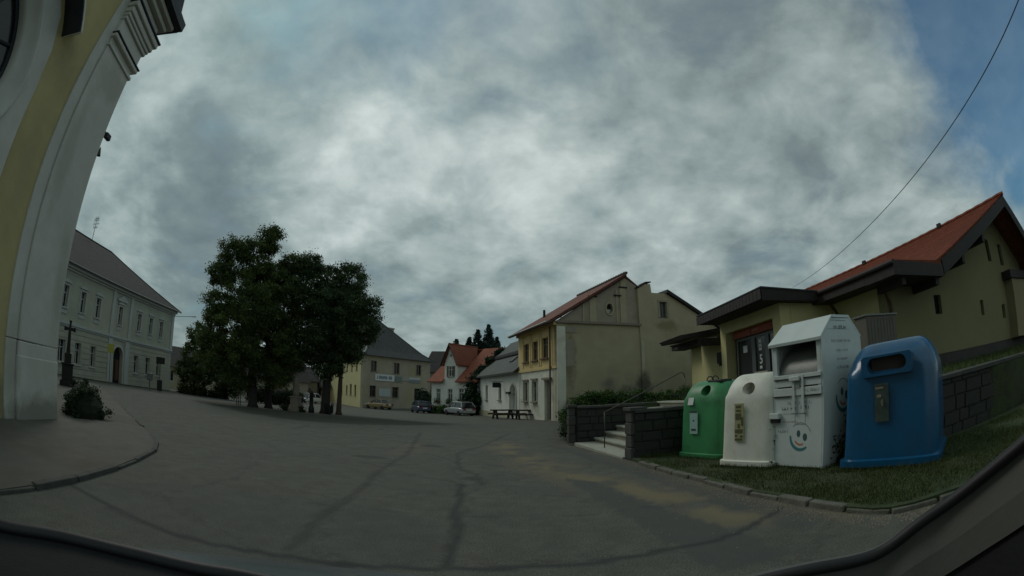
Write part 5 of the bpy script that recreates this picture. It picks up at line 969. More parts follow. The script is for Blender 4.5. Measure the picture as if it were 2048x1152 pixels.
# ------------------------------------------------------------------ hedges, bushes, grass
def bush(name, lobes, m, label, cat='bush', per=46, size=.055, clump=.22, core=True, fill=.75, kind=None):
    c = lobes[0]; t = thing(name, (c[0], c[1], min(l[2] - l[3] for l in lobes)), label, cat) if label else None
    P, Nn, T = crown_points(lobes, per, clump, fill); leaves('foliage', P, Nn, size, m, t, tint=T)
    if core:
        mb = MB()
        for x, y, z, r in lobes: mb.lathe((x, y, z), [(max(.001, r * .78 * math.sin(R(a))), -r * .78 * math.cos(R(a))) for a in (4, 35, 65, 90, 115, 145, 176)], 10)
        mb.build('shadow_core', M_hedge_core, t)['kind'] = 'stuff'  # solid near-black core puts shade inside the foliage by colour
    return t
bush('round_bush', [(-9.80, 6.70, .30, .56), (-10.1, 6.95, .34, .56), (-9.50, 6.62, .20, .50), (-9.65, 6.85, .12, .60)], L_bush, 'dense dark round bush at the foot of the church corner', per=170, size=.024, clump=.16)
hl = []
for k in range(15): hl.append((2.3 + k * .27, 13.72 + .03 * k, 1.06 + .06 * math.sin(k * .5 + .3), .34 + .03 * math.sin(k * 2.1)))
hl += [(2.05, 13.9, .8, .42), (1.95, 14.3, .35, .5), (2.1, 14.8, .6, .5)]
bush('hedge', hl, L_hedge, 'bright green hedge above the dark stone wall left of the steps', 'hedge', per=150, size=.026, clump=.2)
hl = [(5.2 + k * .42, 12.9 + .22 * k, 1.08 + .05 * math.sin(k), .26) for k in range(7)]
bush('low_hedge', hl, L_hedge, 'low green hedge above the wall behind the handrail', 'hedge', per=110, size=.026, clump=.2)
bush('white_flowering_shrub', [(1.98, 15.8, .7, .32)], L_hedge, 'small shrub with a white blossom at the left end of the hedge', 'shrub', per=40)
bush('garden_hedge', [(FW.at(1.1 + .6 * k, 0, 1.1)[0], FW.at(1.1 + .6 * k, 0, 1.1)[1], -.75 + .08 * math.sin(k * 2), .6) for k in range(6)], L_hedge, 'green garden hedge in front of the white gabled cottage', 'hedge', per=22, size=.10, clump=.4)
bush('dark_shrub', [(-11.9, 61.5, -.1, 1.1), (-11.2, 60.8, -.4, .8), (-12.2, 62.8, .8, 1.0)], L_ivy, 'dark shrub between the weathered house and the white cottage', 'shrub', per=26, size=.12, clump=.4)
bush('weed_clump', [(4.98, 5.42, .30, .26), (5.2, 5.4, .6, .22), (5.5, 5.5, .35, .3), (4.85, 5.22, .12, .16)], L_bush, 'tall weeds between the clothes container and the blue container', 'weeds', per=50, size=.035, clump=.2, core=False, fill=.2)
bush('weed_clump', [(4.06, 6.28, .12, .09), (4.08, 6.3, .5, .08), (4.08, 6.32, .7, .06)], L_bush, 'thin weeds between the cream container and the clothes container', 'weeds', per=26, size=.03, clump=.12, core=False, fill=.2)

poly = KR[:13] + [(7, 1.7), (8.8, 3.8), (6.4, 4.5), (4.85, 9.3), (2.6, 9.0)]
gx, gy = rng.uniform(2.3, 9, 150000), rng.uniform(1.2, 9.4, 150000); k_ = inside(poly, gx, gy) & (dpoly(KR, gx, gy) > .09) & (fbm(gx, gy, 1.3, 2) + rng.normal(size=150000) * .12 > .46)
gx, gy = gx[k_], gy[k_]; gpt = np.stack([gx, gy, .05 + .02 * np.maximum(0, gx - 3)], 1)
hfac = .035 + .06 * np.clip(fbm(gx, gy, 2.2, 6) - .3, 0, 1) ** 1.0
tag(blades('grass', gpt, hfac, L_grass, w=.006), kind='stuff')
ek = []
for P0, az, W_, z in (((3.24, 8.64), 154.9, 1.1, .04), ((3.40, 7.04), 151.3, 1.06, .06), ((4.02, 6.22), 161.6, 1.0, .05), ((4.36, 4.94), 149.4, 1.5, .08)):
    F = Fr(P0, az, 1)
    for i in range(500): s_ = rng.uniform(-.1, W_ + .1); ek.append(F.at(s_, z, abs(rng.normal()) * .06 + .015))
    F2 = Fr(F.at(W_, 0, 0)[:2], az - 90, 1)
    for i in range(500): ek.append(F2.at(rng.uniform(0, 1.1), z, abs(rng.normal()) * .06 + .015))
tag(blades('tall_grass', np.array(ek), .085, L_grass, w=.006), kind='stuff')
w_ = []
for a, b in (((2.62, 8.95), (3.5, 8.9)), ((4.7, 2.6), (7, 1.8)), ((7, 4.1), (12, 3.6))):
    for i in range(1200): t_ = rng.uniform(); w_.append((a[0] + (b[0] - a[0]) * t_ + rng.normal() * .05, a[1] + (b[1] - a[1]) * t_ + rng.normal() * .05, .04 if a[0] < 6.5 else .1))
tag(blades('wall_foot_weeds', np.array(w_), .08, L_grass, w=.007), kind='stuff')
tx, ty = rng.uniform(2.2, 24, 60000), rng.uniform(3.7, 30, 60000); kk = inside([(2.0, 13.3), (4.55, 13.1), (5.1, 9.7), (6.7, 4.9), (9.4, 4.4), (24, 3.9), (24, 9.3), (10.6, 9.3), (8, 12), (8, 17), (6, 29), (3.6, 29)], tx, ty)
tag(blades('terrace_grass', np.stack([tx[kk], ty[kk], np.full(kk.sum(), 1.05)], 1), .13, L_grass, w=.012), kind='stuff')

# loose grit swept against the kerb
def grit(name, pts, r):
    mb = MB(); rn = random.Random(5)
    for x, y, z in pts:
        q = r * rn.uniform(.4, 1.3); a = rn.uniform(0, 6.28); c, s_ = math.cos(a) * q, math.sin(a) * q
        mb.add([(x + c, y + s_, z), (x - s_, y + c, z), (x - c, y - s_, z), (x + s_, y - c, z), (x, y, z + q)], [(0, 1, 4), (1, 2, 4), (2, 3, 4), (3, 0, 4)])
    return tag(mb.build(name, mat('loose_grit', (.19, .17, .13), .95, .35, 40, 0)), kind='stuff')
gp = []
for i in range(1500):
    k = random.randrange(0, 13); a, b = KR[k], KR[k + 1]; t_ = random.random(); d_ = Vector((b[0] - a[0], b[1] - a[1])); n_ = Vector((d_.y, -d_.x)).normalized(); off = abs(random.gauss(0, .16)) + .08
    gp.append((a[0] + d_.x * t_ + n_.x * off, a[1] + d_.y * t_ + n_.y * off, .0))
gp += [(random.gauss(.6, .9), random.gauss(7.5, 2.6), 0) for _ in range(500)]
grit('gravel', gp, .012)

# ------------------------------------------------------------------ trees on the square
A_ = [(-16.3, 26.3, 11.0, .9), (-17.1, 25.9, 9.6, 1.4), (-18.5, 24.9, 9.7, 1.0), (-19.0, 24.5, 8.1, .9), (-14.9, 27.3, 9.3, 1.0), (-17.3, 25.8, 7.0, 2.0), (-19.1, 24.4, 6.0, 1.0), (-15.4, 26.9, 6.9, 1.7), (-17.5, 27.8, 8.0, 1.8), (-16.0, 24.6, 5.8, 1.5)]
B_ = [(-18.4, 25.0, 4.5, 1.7), (-16.1, 26.5, 4.2, 2.2), (-14.5, 27.6, 4.7, 1.4), (-19.3, 24.6, 3.1, 1.2), (-17.5, 25.8, 2.2, 1.4), (-15.4, 26.9, 2.4, 1.3), (-14.4, 27.6, 3.1, .9), (-17.0, 28.6, 4.5, 2.0), (-16.4, 24.4, 3.4, 1.2)]
C_ = [(-14.3, 27.6, 8.3, 1.1), (-13.9, 28.0, 6.9, 1.2), (-13.7, 27.8, 9.5, .8), (-12.5, 28.3, 8.6, 1.1), (-11.1, 29.0, 8.8, 1.1), (-11.3, 28.9, 7.0, 1.6), (-12.9, 28.2, 6.5, 1.4), (-9.6, 29.5, 6.8, .8), (-12.0, 30.3, 7.0, 1.5), (-11.6, 27.2, 6.6, 1.1)]
D_ = [(-10.2, 29.3, 5.6, 1.2), (-12.1, 28.5, 4.6, 1.8), (-13.3, 28.0, 4.1, 1.2), (-10.9, 29.0, 3.9, 1.0), (-12.2, 28.5, 2.9, 1.0), (-11.6, 30.2, 4.8, 1.4)]
def tree(name, base, trunk, lobes, m, bark, label, group=None, per=40, size=.062, clump=.52, r0=.28, nbr=9, fill=.62, cat='tree'):
    t = thing(name, base, label, cat, group); mb = MB(); b = Vector(base); top = Vector(trunk)
    mid = b.lerp(top, .45) + Vector((.08, -.05, 0)); mb.tube([b + Vector((0, 0, -.1)), b + Vector((0, 0, .25)), b.lerp(mid, .5), mid, top], [r0 * 1.6, r0 * 1.1, r0 * .95, r0 * .8, r0 * .3], 10)
    tr = mb.build('trunk', bark, t, smooth=True); mb = MB(); rn = random.Random(len(name) + int(base[0] * 10)); ls = sorted(lobes, key=lambda l: -l[3])[:nbr]
    for x, y, z, r in ls:
        s = mid.lerp(top, rn.uniform(0, .7)) if z > mid.z else b.lerp(mid, rn.uniform(.7, 1)); e_ = Vector((x, y, z)); q = s.lerp(e_, .5) + Vector((rn.uniform(-.3, .3), rn.uniform(-.3, .3), rn.uniform(.1, .4)))
        mb.tube([s, q, e_, e_ + (e_ - q) * .35], [r0 * .4, r0 * .26, r0 * .12, .02], 6)
        for _ in range(4): v = Vector((rn.gauss(0, 1), rn.gauss(0, 1), rn.gauss(.3, .8))).normalized() * r; mb.tube([q.lerp(e_, .6), e_.lerp(e_ + v, .5), e_ + v * .95], [r0 * .12, r0 * .07, .01], 5)
    lm = mb.build('limbs', bark, t); P, Nn, T = crown_points(lobes, per, clump, fill)
    T = np.clip(T, 0, 1); leaves('crown', P, Nn, size, m, t, tint=T); return t
tree('linden_tree', (-16.75, 26.2, gz(0, 26)), (-17.2, 26.2, 9.5), A_, L_linden, M_bark, 'tallest dark green tree on the square island, upper crown left of the pair', 'trees on the square island', per=150, r0=.30)
tree('linden_tree', (-16.3, 27.6, gz(0, 27.6)), (-16.3, 27.0, 5.6), B_, L_linden, M_bark, 'lower broad tree just right behind the tallest tree trunk', 'trees on the square island', per=150, r0=.24)
tree('linden_tree', (-12.30, 28.5, gz(0, 28.5)), (-12.0, 28.6, 8.4), C_, L_linden2, M_bark, 'second tall tree of the island with a thick straight trunk, right of the monument', 'trees on the square island', per=150, r0=.30)
tree('linden_tree', (-11.45, 28.9, gz(0, 28.9)), (-11.4, 29.0, 5.2), D_, L_linden2, M_bark2, 'slender reddish trunked tree at the right end of the island', 'trees on the square island', per=150, r0=.17)
S1 = [(-28.4, 33.6, 5.0, 1.0), (-28.6, 33.5, 3.3, 1.3), (-27.6, 34.3, 2.1, 1.6), (-29.1, 33.0, 1.4, 1.2), (-28.6, 33.5, .6, 1.2)]; S2 = [(-26.9, 34.8, 3.6, 1.1), (-26.4, 35.2, 1.4, 1.5), (-25.4, 35.8, 2.4, 1.2), (-25.2, 36.2, .8, 1.1)]
tree('small_tree', (-28.5, 33.6, gz(0, 33.6)), (-28.5, 33.6, 4.2), S1, L_linden, M_bark, 'small pointed tree left behind the island, next to the pale building', None, 40, .10, .5, .14)
tree('small_tree', (-26.2, 35.3, gz(0, 35.3)), (-26.4, 35.2, 3), S2, L_linden2, M_bark, 'bushy low tree behind the left island tree', None, 40, .10, .5, .14)
bush('low_shrub_row', [(-30 + .9 * k, 33.6 + .55 * k, -.35 + .1 * math.sin(k * 2), .62) for k in range(5)] + [(-24.5 + .8 * k, 38.4 + .4 * k, .1, .9) for k in range(6)], L_bush, 'low dark shrubs along the far kerb left of the island', 'shrubs', per=24, size=.09, clump=.4)

# island furniture
z = gz(0, 27.6); mo = thing('monument', (-14.1, 27.6, z), 'weathered stone statue column between the island trees', 'monument')
for w, a, b, nm in ((.42, 0, .25, 'base'), (.30, .25, .9, 'pedestal'), (.34, .9, 1.0, 'cornice')): mb = MB(); mb.box((-14.1 - w, 27.6 - w, z + a), (-14.1 + w, 27.6 + w, z + b)); mb.build(nm, M_sill, mo, bevel=.03)
mb = MB(); mb.lathe((-14.1, 27.6, z + 1.0), [(.24, 0), (.22, .3), (.20, .7), (.24, 1.0), (.15, 1.25), (.07, 1.32), (.11, 1.42), (.12, 1.52), (.08, 1.64), (.01, 1.68)], 12); mb.build('figure', M_sill, mo, smooth=True)
mb = MB(); mb.lathe((-13.15, 28.1, gz(0, 28.1)), [(.22, -.1), (.2, .3), (.14, .5), (.13, 1.2), (.17, 1.25), (.12, 1.38), (.05, 1.48), (.0, 1.5)], 10); tag(mb.build('stone_bollard', M_iron, None, smooth=True, loc=(-13.15, 28.1, gz(0, 28.1))), 'dark slim pillar between the monument and the thick trunk', 'bollard')
z = gz(0, 28.3); bn_ = thing('litter_bin', (-11.85, 28.2, z), 'slatted litter bin between the two right hand island trunks', 'litter bin')
for k in range(10): a = R(36 * k); mb = MB(); mb.tube([(-11.85 + .24 * math.cos(a), 28.2 + .24 * math.sin(a), z + .1), (-11.85 + .27 * math.cos(a), 28.2 + .27 * math.sin(a), z + .75)], .03, 4); mb.build('slat', M_iron, bn_)
mb = MB(); mb.lathe((-11.85, 28.2, z), [(.05, 0), (.2, .08), (.22, .6), (.0, .6)], 10); mb.build('liner', M_iron, bn_)
bush('flower_patch', [(-14.75, 27.3, gz(0, 27.3) + .15, .28), (-13.6, 27.5, gz(0, 27.5) + .1, .22)], L_bush, 'small planted clump at the base of the monument', 'plants', per=30)
ys = thing('young_tree', (-18.1, 26.4, gz(0, 26.4)), 'thin young tree tied to two stakes at the left of the island', 'tree')
for dx in (-.16, .16): mb = MB(); mb.tube([(-18.1 + dx, 26.4, -.4), (-18.1 + dx, 26.4, .95)], .03, 6); mb.build('stake', M_bark2, ys)
mb = MB(); mb.tube([(-18.1, 26.4, -.4), (-18.1, 26.45, 1.6)], [.03, .015], 6); mb.build('trunk', M_bark2, ys)
for i, (x, y) in enumerate(((-28.75, 34.6), (-26.5, 36.4), (-23.5, 39.2))):
    mb = MB(); z = gz(0, y); mb.box((x - .14, y - .14, z - .1), (x + .14, y + .14, z + (1.25, 1.1, 1.1)[i])); mb.box((x - .19, y - .19, z + (1.25, 1.1, 1.1)[i]), (x + .19, y + .19, z + (1.33, 1.18, 1.18)[i])); tag(mb.build('gate_post', M_hall_wall, None, loc=(x, y, z)), ('pale gate post left of the shrubs, nearest the pale building', 'middle pale gate post among the dark shrubs', 'pale gate post just left of the island trunks')[i], 'gate post')

# ------------------------------------------------------------------ picnic tables
def picnic(loc, rz, label):
    t = thing('picnic_table', loc, label, 'picnic table', 'picnic tables in front of the cottage', rz); B = lambda: MB()
    for k in range(5): B().box((-.95, -.38 + .155 * k, .66), (.95, -.235 + .155 * k, .75)).build('table_plank', M_wood, t, local=True)
    for sy in (-1, 1):
        for k in range(2): B().box((-1.0, sy * .74 - .15 + .15 * k, .34), (1.0, sy * .74 + .15 * k - .01, .45)).build('seat_plank', M_wood, t, local=True)
    for sx in (-.62, .62):
        for sy in (-1, 1): B().hull8([(sx - .07, sy * .66 - .08, 0), (sx + .07, sy * .66 - .08, 0), (sx + .07, sy * .66 + .08, 0), (sx - .07, sy * .66 + .08, 0), (sx - .07, sy * .25 - .08, .655), (sx + .07, sy * .25 - .08, .655), (sx + .07, sy * .25 + .08, .655), (sx - .07, sy * .25 + .08, .655)]).build('leg', M_wood, t, local=True)
        B().box((sx + .05, -.84, .34), (sx + .1, .84, .415)).build('cross_beam', M_wood, t, local=True)
    return t
picnic((-.72, 36.2, gz(0, 36.2)), R(18), 'left dark wooden picnic table before the grey roofed cottage'); picnic((1.05, 35.0, gz(0, 35.0)), R(10), 'right dark wooden picnic table nearer the ochre corner house')

# ------------------------------------------------------------------ cars
def carpaint(n, c): return plain(n, c, .28, .2, .5, .6)
def car(name, loc, rz, paint, label, L=4.2, W=1.7, H=1.42, hatch=True, estate=False):
    t = thing(name, loc, label, 'car', None, rz); hl_ = L / 2; w = W / 2
    def ring(x, zb, zs, ws, wt=None): wt = wt or ws * .94; return [(x, -ws * .92, zb), (x, -ws, zb + .12), (x, -ws, zs - .12), (x, -wt, zs), (x, wt, zs), (x, ws, zs - .12), (x, ws, zb + .12), (x, ws * .92, zb)]
    st_ = [(-hl_, .38, .62, w * .86), (-hl_ + .08, .28, .82, w * .94), (-hl_ + .5, .22, .92, w), (-hl_ + 1.2, .2, .93, w), (0, .2, .92, w), (hl_ - 1.2, .2, .90, w), (hl_ - .6, .22, .80, w * .98), (hl_ - .15, .26, .68, w * .93), (hl_, .34, .56, w * .82)]
    b = MB().loft([ring(*s) for s in st_]).build('body', paint, t, smooth=True, bevel=0, local=True); b.modifiers.new('sub', 'SUBSURF').levels = 1; b.modifiers['sub'].render_levels = 2
    xr0, xr1, xf0, xf1 = (-hl_ + .12, -hl_ + .55, .35, 1.05) if (hatch or estate) else (-hl_ + .75, -hl_ + 1.2, .3, .95)
    cab = [(xr0, .90, .90, w * .90), (xr1, .90, H - .05, w * .88), (-.35, .90, H, w * .88), (xf0, .90, H - .03, w * .87), (xf1, .88, .90, w * .90)]
    gr = []
    for x, zb, zt, ww_ in cab: tw = ww_ * (.80 if zt > 1.1 else 1); gr.append([(x, -ww_, zb), (x, -tw, max(zt - .05, zb + .01)), (x, -tw * .9, zt), (x, tw * .9, zt), (x, tw, max(zt - .05, zb + .01)), (x, ww_, zb)])
    MB().loft(gr).build('windows', M_glass, t, smooth=False, local=True)
    rr = [[(x, -ww_ * .80, zt - .02), (x, -ww_ * .70, zt + .025), (x, ww_ * .70, zt + .025), (x, ww_ * .80, zt - .02)] for x, zb, zt, ww_ in ((xr1 - .05, .9, H - .05, w * .9), (-.35, .9, H, w * .9), (xf0 + .05, .9, H - .04, w * .9))]
    MB().loft(rr).build('roof', paint, t, local=True)
    for sy in (-1, 1):
        for x0, z0, x1, z1 in ((xr0 + .02, .9, xr1, H - .06), (-.30, .9, -.33, H - .03), (xf1 - .02, .9, xf0 + .03, H - .04)):
            MB().tube([(x0, sy * w * .905, z0), (x1, sy * w * .72, z1)], .045, 6).build('pillar', paint, t, local=True)
        MB().hull8([(hl_ - .22, sy * w * .55, .55), (hl_ - .02, sy * w * .5, .55), (hl_ - .2, sy * w * .90, .55), (hl_ - .4, sy * w * .94, .55), (hl_ - .26, sy * w * .55, .68), (hl_ - .06, sy * w * .5, .68), (hl_ - .24, sy * w * .90, .68), (hl_ - .44, sy * w * .94, .68)]).build('headlight', M_paper, t, local=True)
        MB().box((-hl_ - .005, sy * w * .62 - .13, .62), (-hl_ + .1, sy * w * .62 + .13, .82)).build('tail_light', plain('tail_light_red', (.22, .02, .02), .3), t, local=True)
        MB().box((xf1 - .3, sy * w * 1.0 - .07, .92), (xf1 - .12, sy * w * 1.0 + .07, 1.04)).build('mirror', paint, t, local=True)
    for x in (-hl_ + .78, hl_ - .82):
        for sy in (-1, 1):
            wh_ = MB().lathe((x, sy * (w - .10), .30), [(.22, -.11), (.29, -.10), (.31, -.05), (.31, .05), (.29, .10), (.22, .11)], 20, 'y').build('wheel', M_black, t, smooth=True, local=True)
            MB().lathe((x, sy * (w - .06), .30), [(.0, -.06), (.19, -.05), (.21, 0), (.19, .065), (.08, .05), (0, .06)], 14, 'y').build('rim', M_zinc, wh_, local=True)
            MB().lathe((x, sy * (w - .30), .33), [(.0, -.1), (.36, -.1), (.36, .30), (.0, .30)], 18, 'y').build('wheel_arch', M_black, t, local=True) if False else None
    MB().box((-hl_ - .03, -w * .8, .32), (-hl_ + .1, w * .8, .5)).build('rear_bumper', paint, t, local=True, bevel=.03); MB().box((hl_ - .1, -w * .78, .3), (hl_ + .03, w * .78, .45)).build('front_bumper', paint, t, local=True, bevel=.03)
    MB().box((-hl_ - .04, -.25, .55), (-hl_ - .0, .25, .66)).build('number_plate', M_paper, t, local=True); return t
def azp(az, D): return (D * math.sin(R(az)), D * math.cos(R(az)))
def put(az, D, dz=0): x, y = azp(az, D); return (x, y, gz(x, y) + dz)
car('parked_car', put(-16.6, 63.5), R(152), carpaint('tan_paint', (.30, .225, .11)), 'mustard yellow older saloon parked before the weathered inn', 4.3, 1.65, 1.38, hatch=False)
car('parked_car', put(-11.35, 54.2), R(118), carpaint('dark_blue_paint', (.035, .065, .12)), 'dark blue hatchback parked near the dark doorway', 3.7, 1.65, 1.42)
car('parked_car', put(-6.55, 48.2), R(126), carpaint('silver_paint', (.34, .36, .37)), 'silver hatchback parked in front of the white gabled cottage', 4.15, 1.75, 1.46)
car('parked_car', put(-24.8, 71), R(70), carpaint('white_paint', (.62, .64, .64)), 'small white car seen far behind the island trees', 4.0, 1.65, 1.5)

# ------------------------------------------------------------------ background houses, firs, woods
def bhouse(name, az, D, L, W, hw_, hr_, yaw, wm, rm, label, wins=2):
    x, y = azp(az, D); z = gz(x, y); t = thing(name, (x, y, z), label, 'house', None); F = Fr((x, y), yaw, 1)
    mb = MB(); ws = [rect(L * (i + .5) / wins - .45, z + .9, L * (i + .5) / wins + .45, z + 2.2) for i in range(wins)]
    fwall(mb, F, rect(0, z - 1, L, z + hw_), ws, 0, -.3); fbox(mb, F, 0, L, z - 1, z + hw_, -W, -W + .3); fwall(mb, Fr(F.at(0, 0, -.31)[:2], yaw - 90 if False else yaw, 1), rect(0, z - 1, .3, z + hw_), [], 0, -W + .62); fbox(mb, F, L - .3, L, z - 1, z + hw_, -W + .3, -.31); mb.build('wall', wm, t)
    for w in ws: window(F, t, w[0][0], w[0][1], w[2][0], w[2][1], M_frame_white, M_glass, .1, 1, 0, None)
    mb = MB(); a = lambda s, zz_, o: F.at(s, zz_, o)
    mb.add([a(-.4, z + hw_ - .1, .4), a(L + .4, z + hw_ - .1, .4), a(L + .4, z + hw_ - .1, -W - .4), a(-.4, z + hw_ - .1, -W - .4), a(-.3, z + hr_, -W / 2), a(L + .3, z + hr_, -W / 2)], [(0, 1, 5, 4), (2, 3, 4, 5), (0, 4, 3), (1, 2, 5), (0, 3, 2, 1)]); mb.build('roof', rm, t)
    mb = MB(); c = a(L * .4, z + hr_ - .5, -W * .4); mb.box((c[0] - .3, c[1] - .3, c[2]), (c[0] + .3, c[1] + .3, c[2] + 1.3)); mb.build('chimney', M_gable2, t); return t
bhouse('far_house', -28.6, 88, 6.5, 9, 3.6, 6.4, 62, M_gable, M_dark_roof, 'grey house with steep roof glimpsed behind the monument', 2)
bhouse('far_house', -25.2, 92, 8, 8, 3.4, 3.7, 62, M_gable2, M_dark_roof, 'low brownish house behind the thick island trunk', 2)
bhouse('far_house', -23.6, 84, 5, 7, 2.6, 4.8, 60, mat('orange_render', (.44, .30, .16), .9), M_dark_roof, 'small orange house left of the weathered inn side', 1)
bhouse('far_house', -11.0, 88, 12, 10, 6.6, 11.0, 100, M_gable2, M_dark_roof, 'house with dark slate roof rising between inn and white cottage', 3)
bhouse('far_house', -45.3, 62, 12, 9, 2.9, 5.6, 40, M_gable, M_dark_roof, 'low dark roofed house right of the long pale building', 3)
bhouse('far_house', -35.5, 80, 14, 9, 3.2, 6.5, 55, M_gable2, M_dark_roof, 'dark low house behind the left island trees', 3)
def fir(az, D, ztop, r, label):
    x, y, z = put(az, D); t = thing('fir_tree', (x, y, z), label, 'fir tree', 'fir trees behind the cottages'); mb = MB(); mb.tube([(x, y, z), (x, y, ztop - .3)], [.3, .03], 7); mb.build('trunk', M_bark, t)
    P = []; Nn = []; n = int((ztop - z) * 3.4)
    for i in range(n):
        f = i / n; zz_ = ztop - (ztop - z) * .9 * f; rr = min(r, .62 * (ztop - zz_) + .1) * rng.uniform(.7, 1.15)
        for k in range(14):
            a = rng.uniform(0, 6.28); m = int(10 + 40 * f); q = rng.uniform(.15, 1, m) * rr
            P.append(np.stack([x + q * math.cos(a) + rng.normal(size=m) * .14, y + q * math.sin(a) + rng.normal(size=m) * .14, zz_ - q * .28 + rng.normal(size=m) * .1], 1)); Nn.append(np.tile([0, 0, 1.], (m, 1)))
    leaves('crown', np.concatenate(P), np.concatenate(Nn), .17, L_fir, t)
fir(-7.0, 95, 12.4, 2.6, 'small fir tip over the left end of the orange roof'); fir(-5.35, 95, 12.9, 3.4, 'low fir left of the two tallest firs'); fir(-4.3, 95, 14.5, 3.6, 'tall narrow fir just left of the tallest fir'); fir(-2.95, 95, 15.6, 5.2, 'tallest and broadest fir above the orange roof'); fir(-1.9, 97, 13.2, 4.0, 'fir to the right of the tallest fir')
x, y, z = put(-9.9, 96); tree('far_tree', (x, y, z), (x, y, 7), [(x, y, 6.8, 1.7), (x + 1.6, y, 6.0, 1.4), (x - 1.5, y, 5.6, 1.5)], L_dark, M_bark, 'dark treetop between the inn roof and the white cottage', None, 26, .2, .7, .2)
wd = []
for a in np.arange(-64, 66, .9):
    if -2 < a < 60: D = 150
    else: D = 150
    x, y = azp(a + rng.normal() * .2, D + rng.uniform(-10, 30)); wd.append((x, y, rng.uniform(-1, 3.2), rng.uniform(2.6, 4.2)))
P, Nn, T = crown_points(wd, 5, 2.0, .3); tag(leaves('distant_woods', P, Nn, .7, L_dark, tint=T), kind='stuff')

# ------------------------------------------------------------------ overhead wire
d1 = Vector(pxdir(1585, 575)); d2 = Vector(pxdir(1820, 340)); d3 = Vector(pxdir(2030, 15))
P1_ = Vector((23.0, 31.2, 8.8)); P3_ = Vector((10.2, 1.15, 7.55)); pts = [P1_.lerp(P3_, k / 30) - Vector((0, 0, .55 * 4 * (k / 30) * (1 - k / 30))) for k in range(34)]
mb = MB(); mb.tube(pts, .014, 6); tag(mb.build('overhead_wire', M_black, None, loc=tuple(P1_)), 'single black overhead wire running from behind the shop to the upper right', 'wire')

# ------------------------------------------------------------------ the car the camera rides in (bonnet, windscreen seal, dashboard, pillar)
oc = thing('own_car', (-.15, .2, 0), 'dark interior edge and bonnet of the car the picture is taken from', 'car')
M_bon = plain('grey_blue_bonnet', (.07, .09, .095), .35, .3, .5, .3); M_trim = mat('grey_pillar_trim', (.095, .095, .086), .8, .06, 20, .05); M_dash = mat('dark_dashboard', (.007, .0075, .008), .85, .2, 30, .1)
nx, ny = 14, 8; vs = []
for j in range(ny):
    for i in range(nx):
        u_, v_ = i / (nx - 1) * 2 - 1, j / (ny - 1); y = .62 + v_ * .80 - .14 * u_ * u_ * (1 + v_); vs.append((-.25 + u_ * .98, y, .93 - .03 * v_ - .05 * v_ ** 3 - .05 * abs(u_) ** 3 + (-.05 if j == ny - 1 else 0)))
top = list(vs); vs += [(x, y, z - .05) for x, y, z in top]; N0 = nx * ny
fs = [(j * nx + i, j * nx + i + 1, (j + 1) * nx + i + 1, (j + 1) * nx + i) for j in range(ny - 1) for i in range(nx - 1)]; fs += [tuple(q + N0 for q in reversed(f)) for f in list(fs)]
for i in range(nx - 1): fs += [(i, i + N0, i + 1 + N0, i + 1), ((ny - 1) * nx + i, (ny - 1) * nx + i + 1, (ny - 1) * nx + i + 1 + N0, (ny - 1) * nx + i + N0)]
for j in range(ny - 1): fs += [(j * nx, (j + 1) * nx, (j + 1) * nx + N0, j * nx + N0), (j * nx + nx - 1, j * nx + nx - 1 + N0, (j + 1) * nx + nx - 1 + N0, (j + 1) * nx + nx - 1)]
MB().add(vs, fs).build('bonnet', M_bon, oc, smooth=True)
mb = MB(); mb.lathe((-.42, 1.16, .885), [(.028, 0), (.026, .012), (.012, .02), (0, .021)], 10); mb.build('washer_nozzle', M_black, oc)
seal = [(-1.22, .10, 1.10), (-1.06, .30, 1.085), (-.98, .37, 1.08), (-.88, .50, 1.08), (-.73, .60, 1.08), (-.58, .66, 1.08), (-.46, .70, 1.08), (-.2, .73, 1.075), (.1, .73, 1.06)]
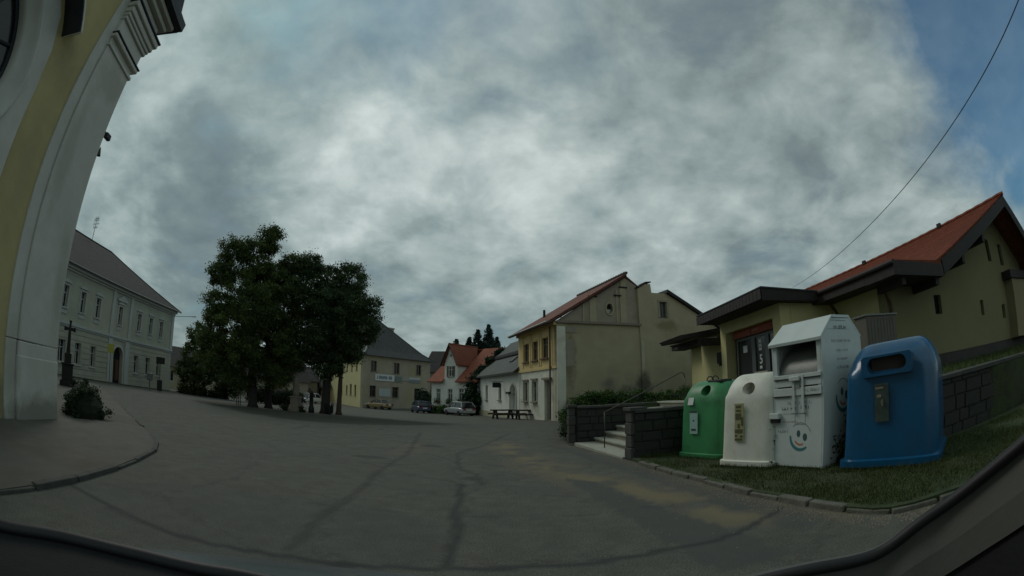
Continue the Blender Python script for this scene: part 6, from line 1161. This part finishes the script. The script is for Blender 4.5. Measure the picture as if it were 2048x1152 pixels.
def crm(P, n=6):
    P = [Vector(p) for p in P]; Q = [P[0] * 2 - P[1]] + P + [P[-1] * 2 - P[-2]]; out = []
    for i in range(1, len(Q) - 2):
        a, b, c, d = Q[i - 1:i + 3]
        for k in range(n): t = k / n; out.append(.5 * ((2 * b) + (c - a) * t + (2 * a - 5 * b + 4 * c - d) * t * t + (3 * b - a - 3 * c + d) * t ** 3))
    return [tuple(v) for v in out + [P[-1]]]
pil = [(.20, .73, 1.02), (.33, .69, 1.072), (.42, .64, 1.10), (.49, .595, 1.115), (.60, .54, 1.122), (.66, .485, 1.172), (.70, .44, 1.205), (.735, .37, 1.253), (.755, .305, 1.292), (.77, .22, 1.34), (.79, .08, 1.42), (.80, -.1, 1.52)]
pil = crm(pil); seal_s = crm(seal)
mb = MB(); mb.tube([Vector(p) + Vector((0, 0, -.012)) for p in seal_s], .016, 8); mb.build('windscreen_seal', M_black, oc, smooth=True)
mb = MB(); mb.tube(pil, .0125, 8); mb.build('pillar_seal', M_black, oc, smooth=True)
# pillar trim: a band of real thickness running along the seal, towards the cabin
def band(path, offs, name, m, cen):
    rings = []
    for p in path:
        p = Vector(p); q = (p - Vector(cen)); ax = Vector((q.x, q.y, 0)).normalized(); rings.append([p + ax * a + Vector((0, 0, b)) for a, b in offs])
    return MB().loft([[tuple(v) for v in r] for r in rings]).build(name, m, oc, smooth=False)
band(pil, [(.010, .0), (-.02, -.075), (-.03, -.135), (.06, -.16), (.09, -.02)], 'pillar_trim', M_trim, (-.15, -.2, 0))
band(pil, [(-.022, -.142), (-.06, -.24), (-.06, -.5), (.10, -.5), (.10, -.165)], 'door_trim', M_dash, (-.15, -.2, 0))
MB().add([p for x, y, z in seal[:-1] for p in ((x, y, z - .02), (x * .93, y * .80 - .03, z - .05), (x * .8, y * .35 - .1, z - .14), (x * .8, y * .35 - .1, z - .4), (x, y, z - .4))],
         [(i * 5 + k, i * 5 + (k + 1) % 5, (i + 1) * 5 + (k + 1) % 5, (i + 1) * 5 + k) for i in range(len(seal) - 2) for k in range(5)]).build('dashboard', M_dash, oc)
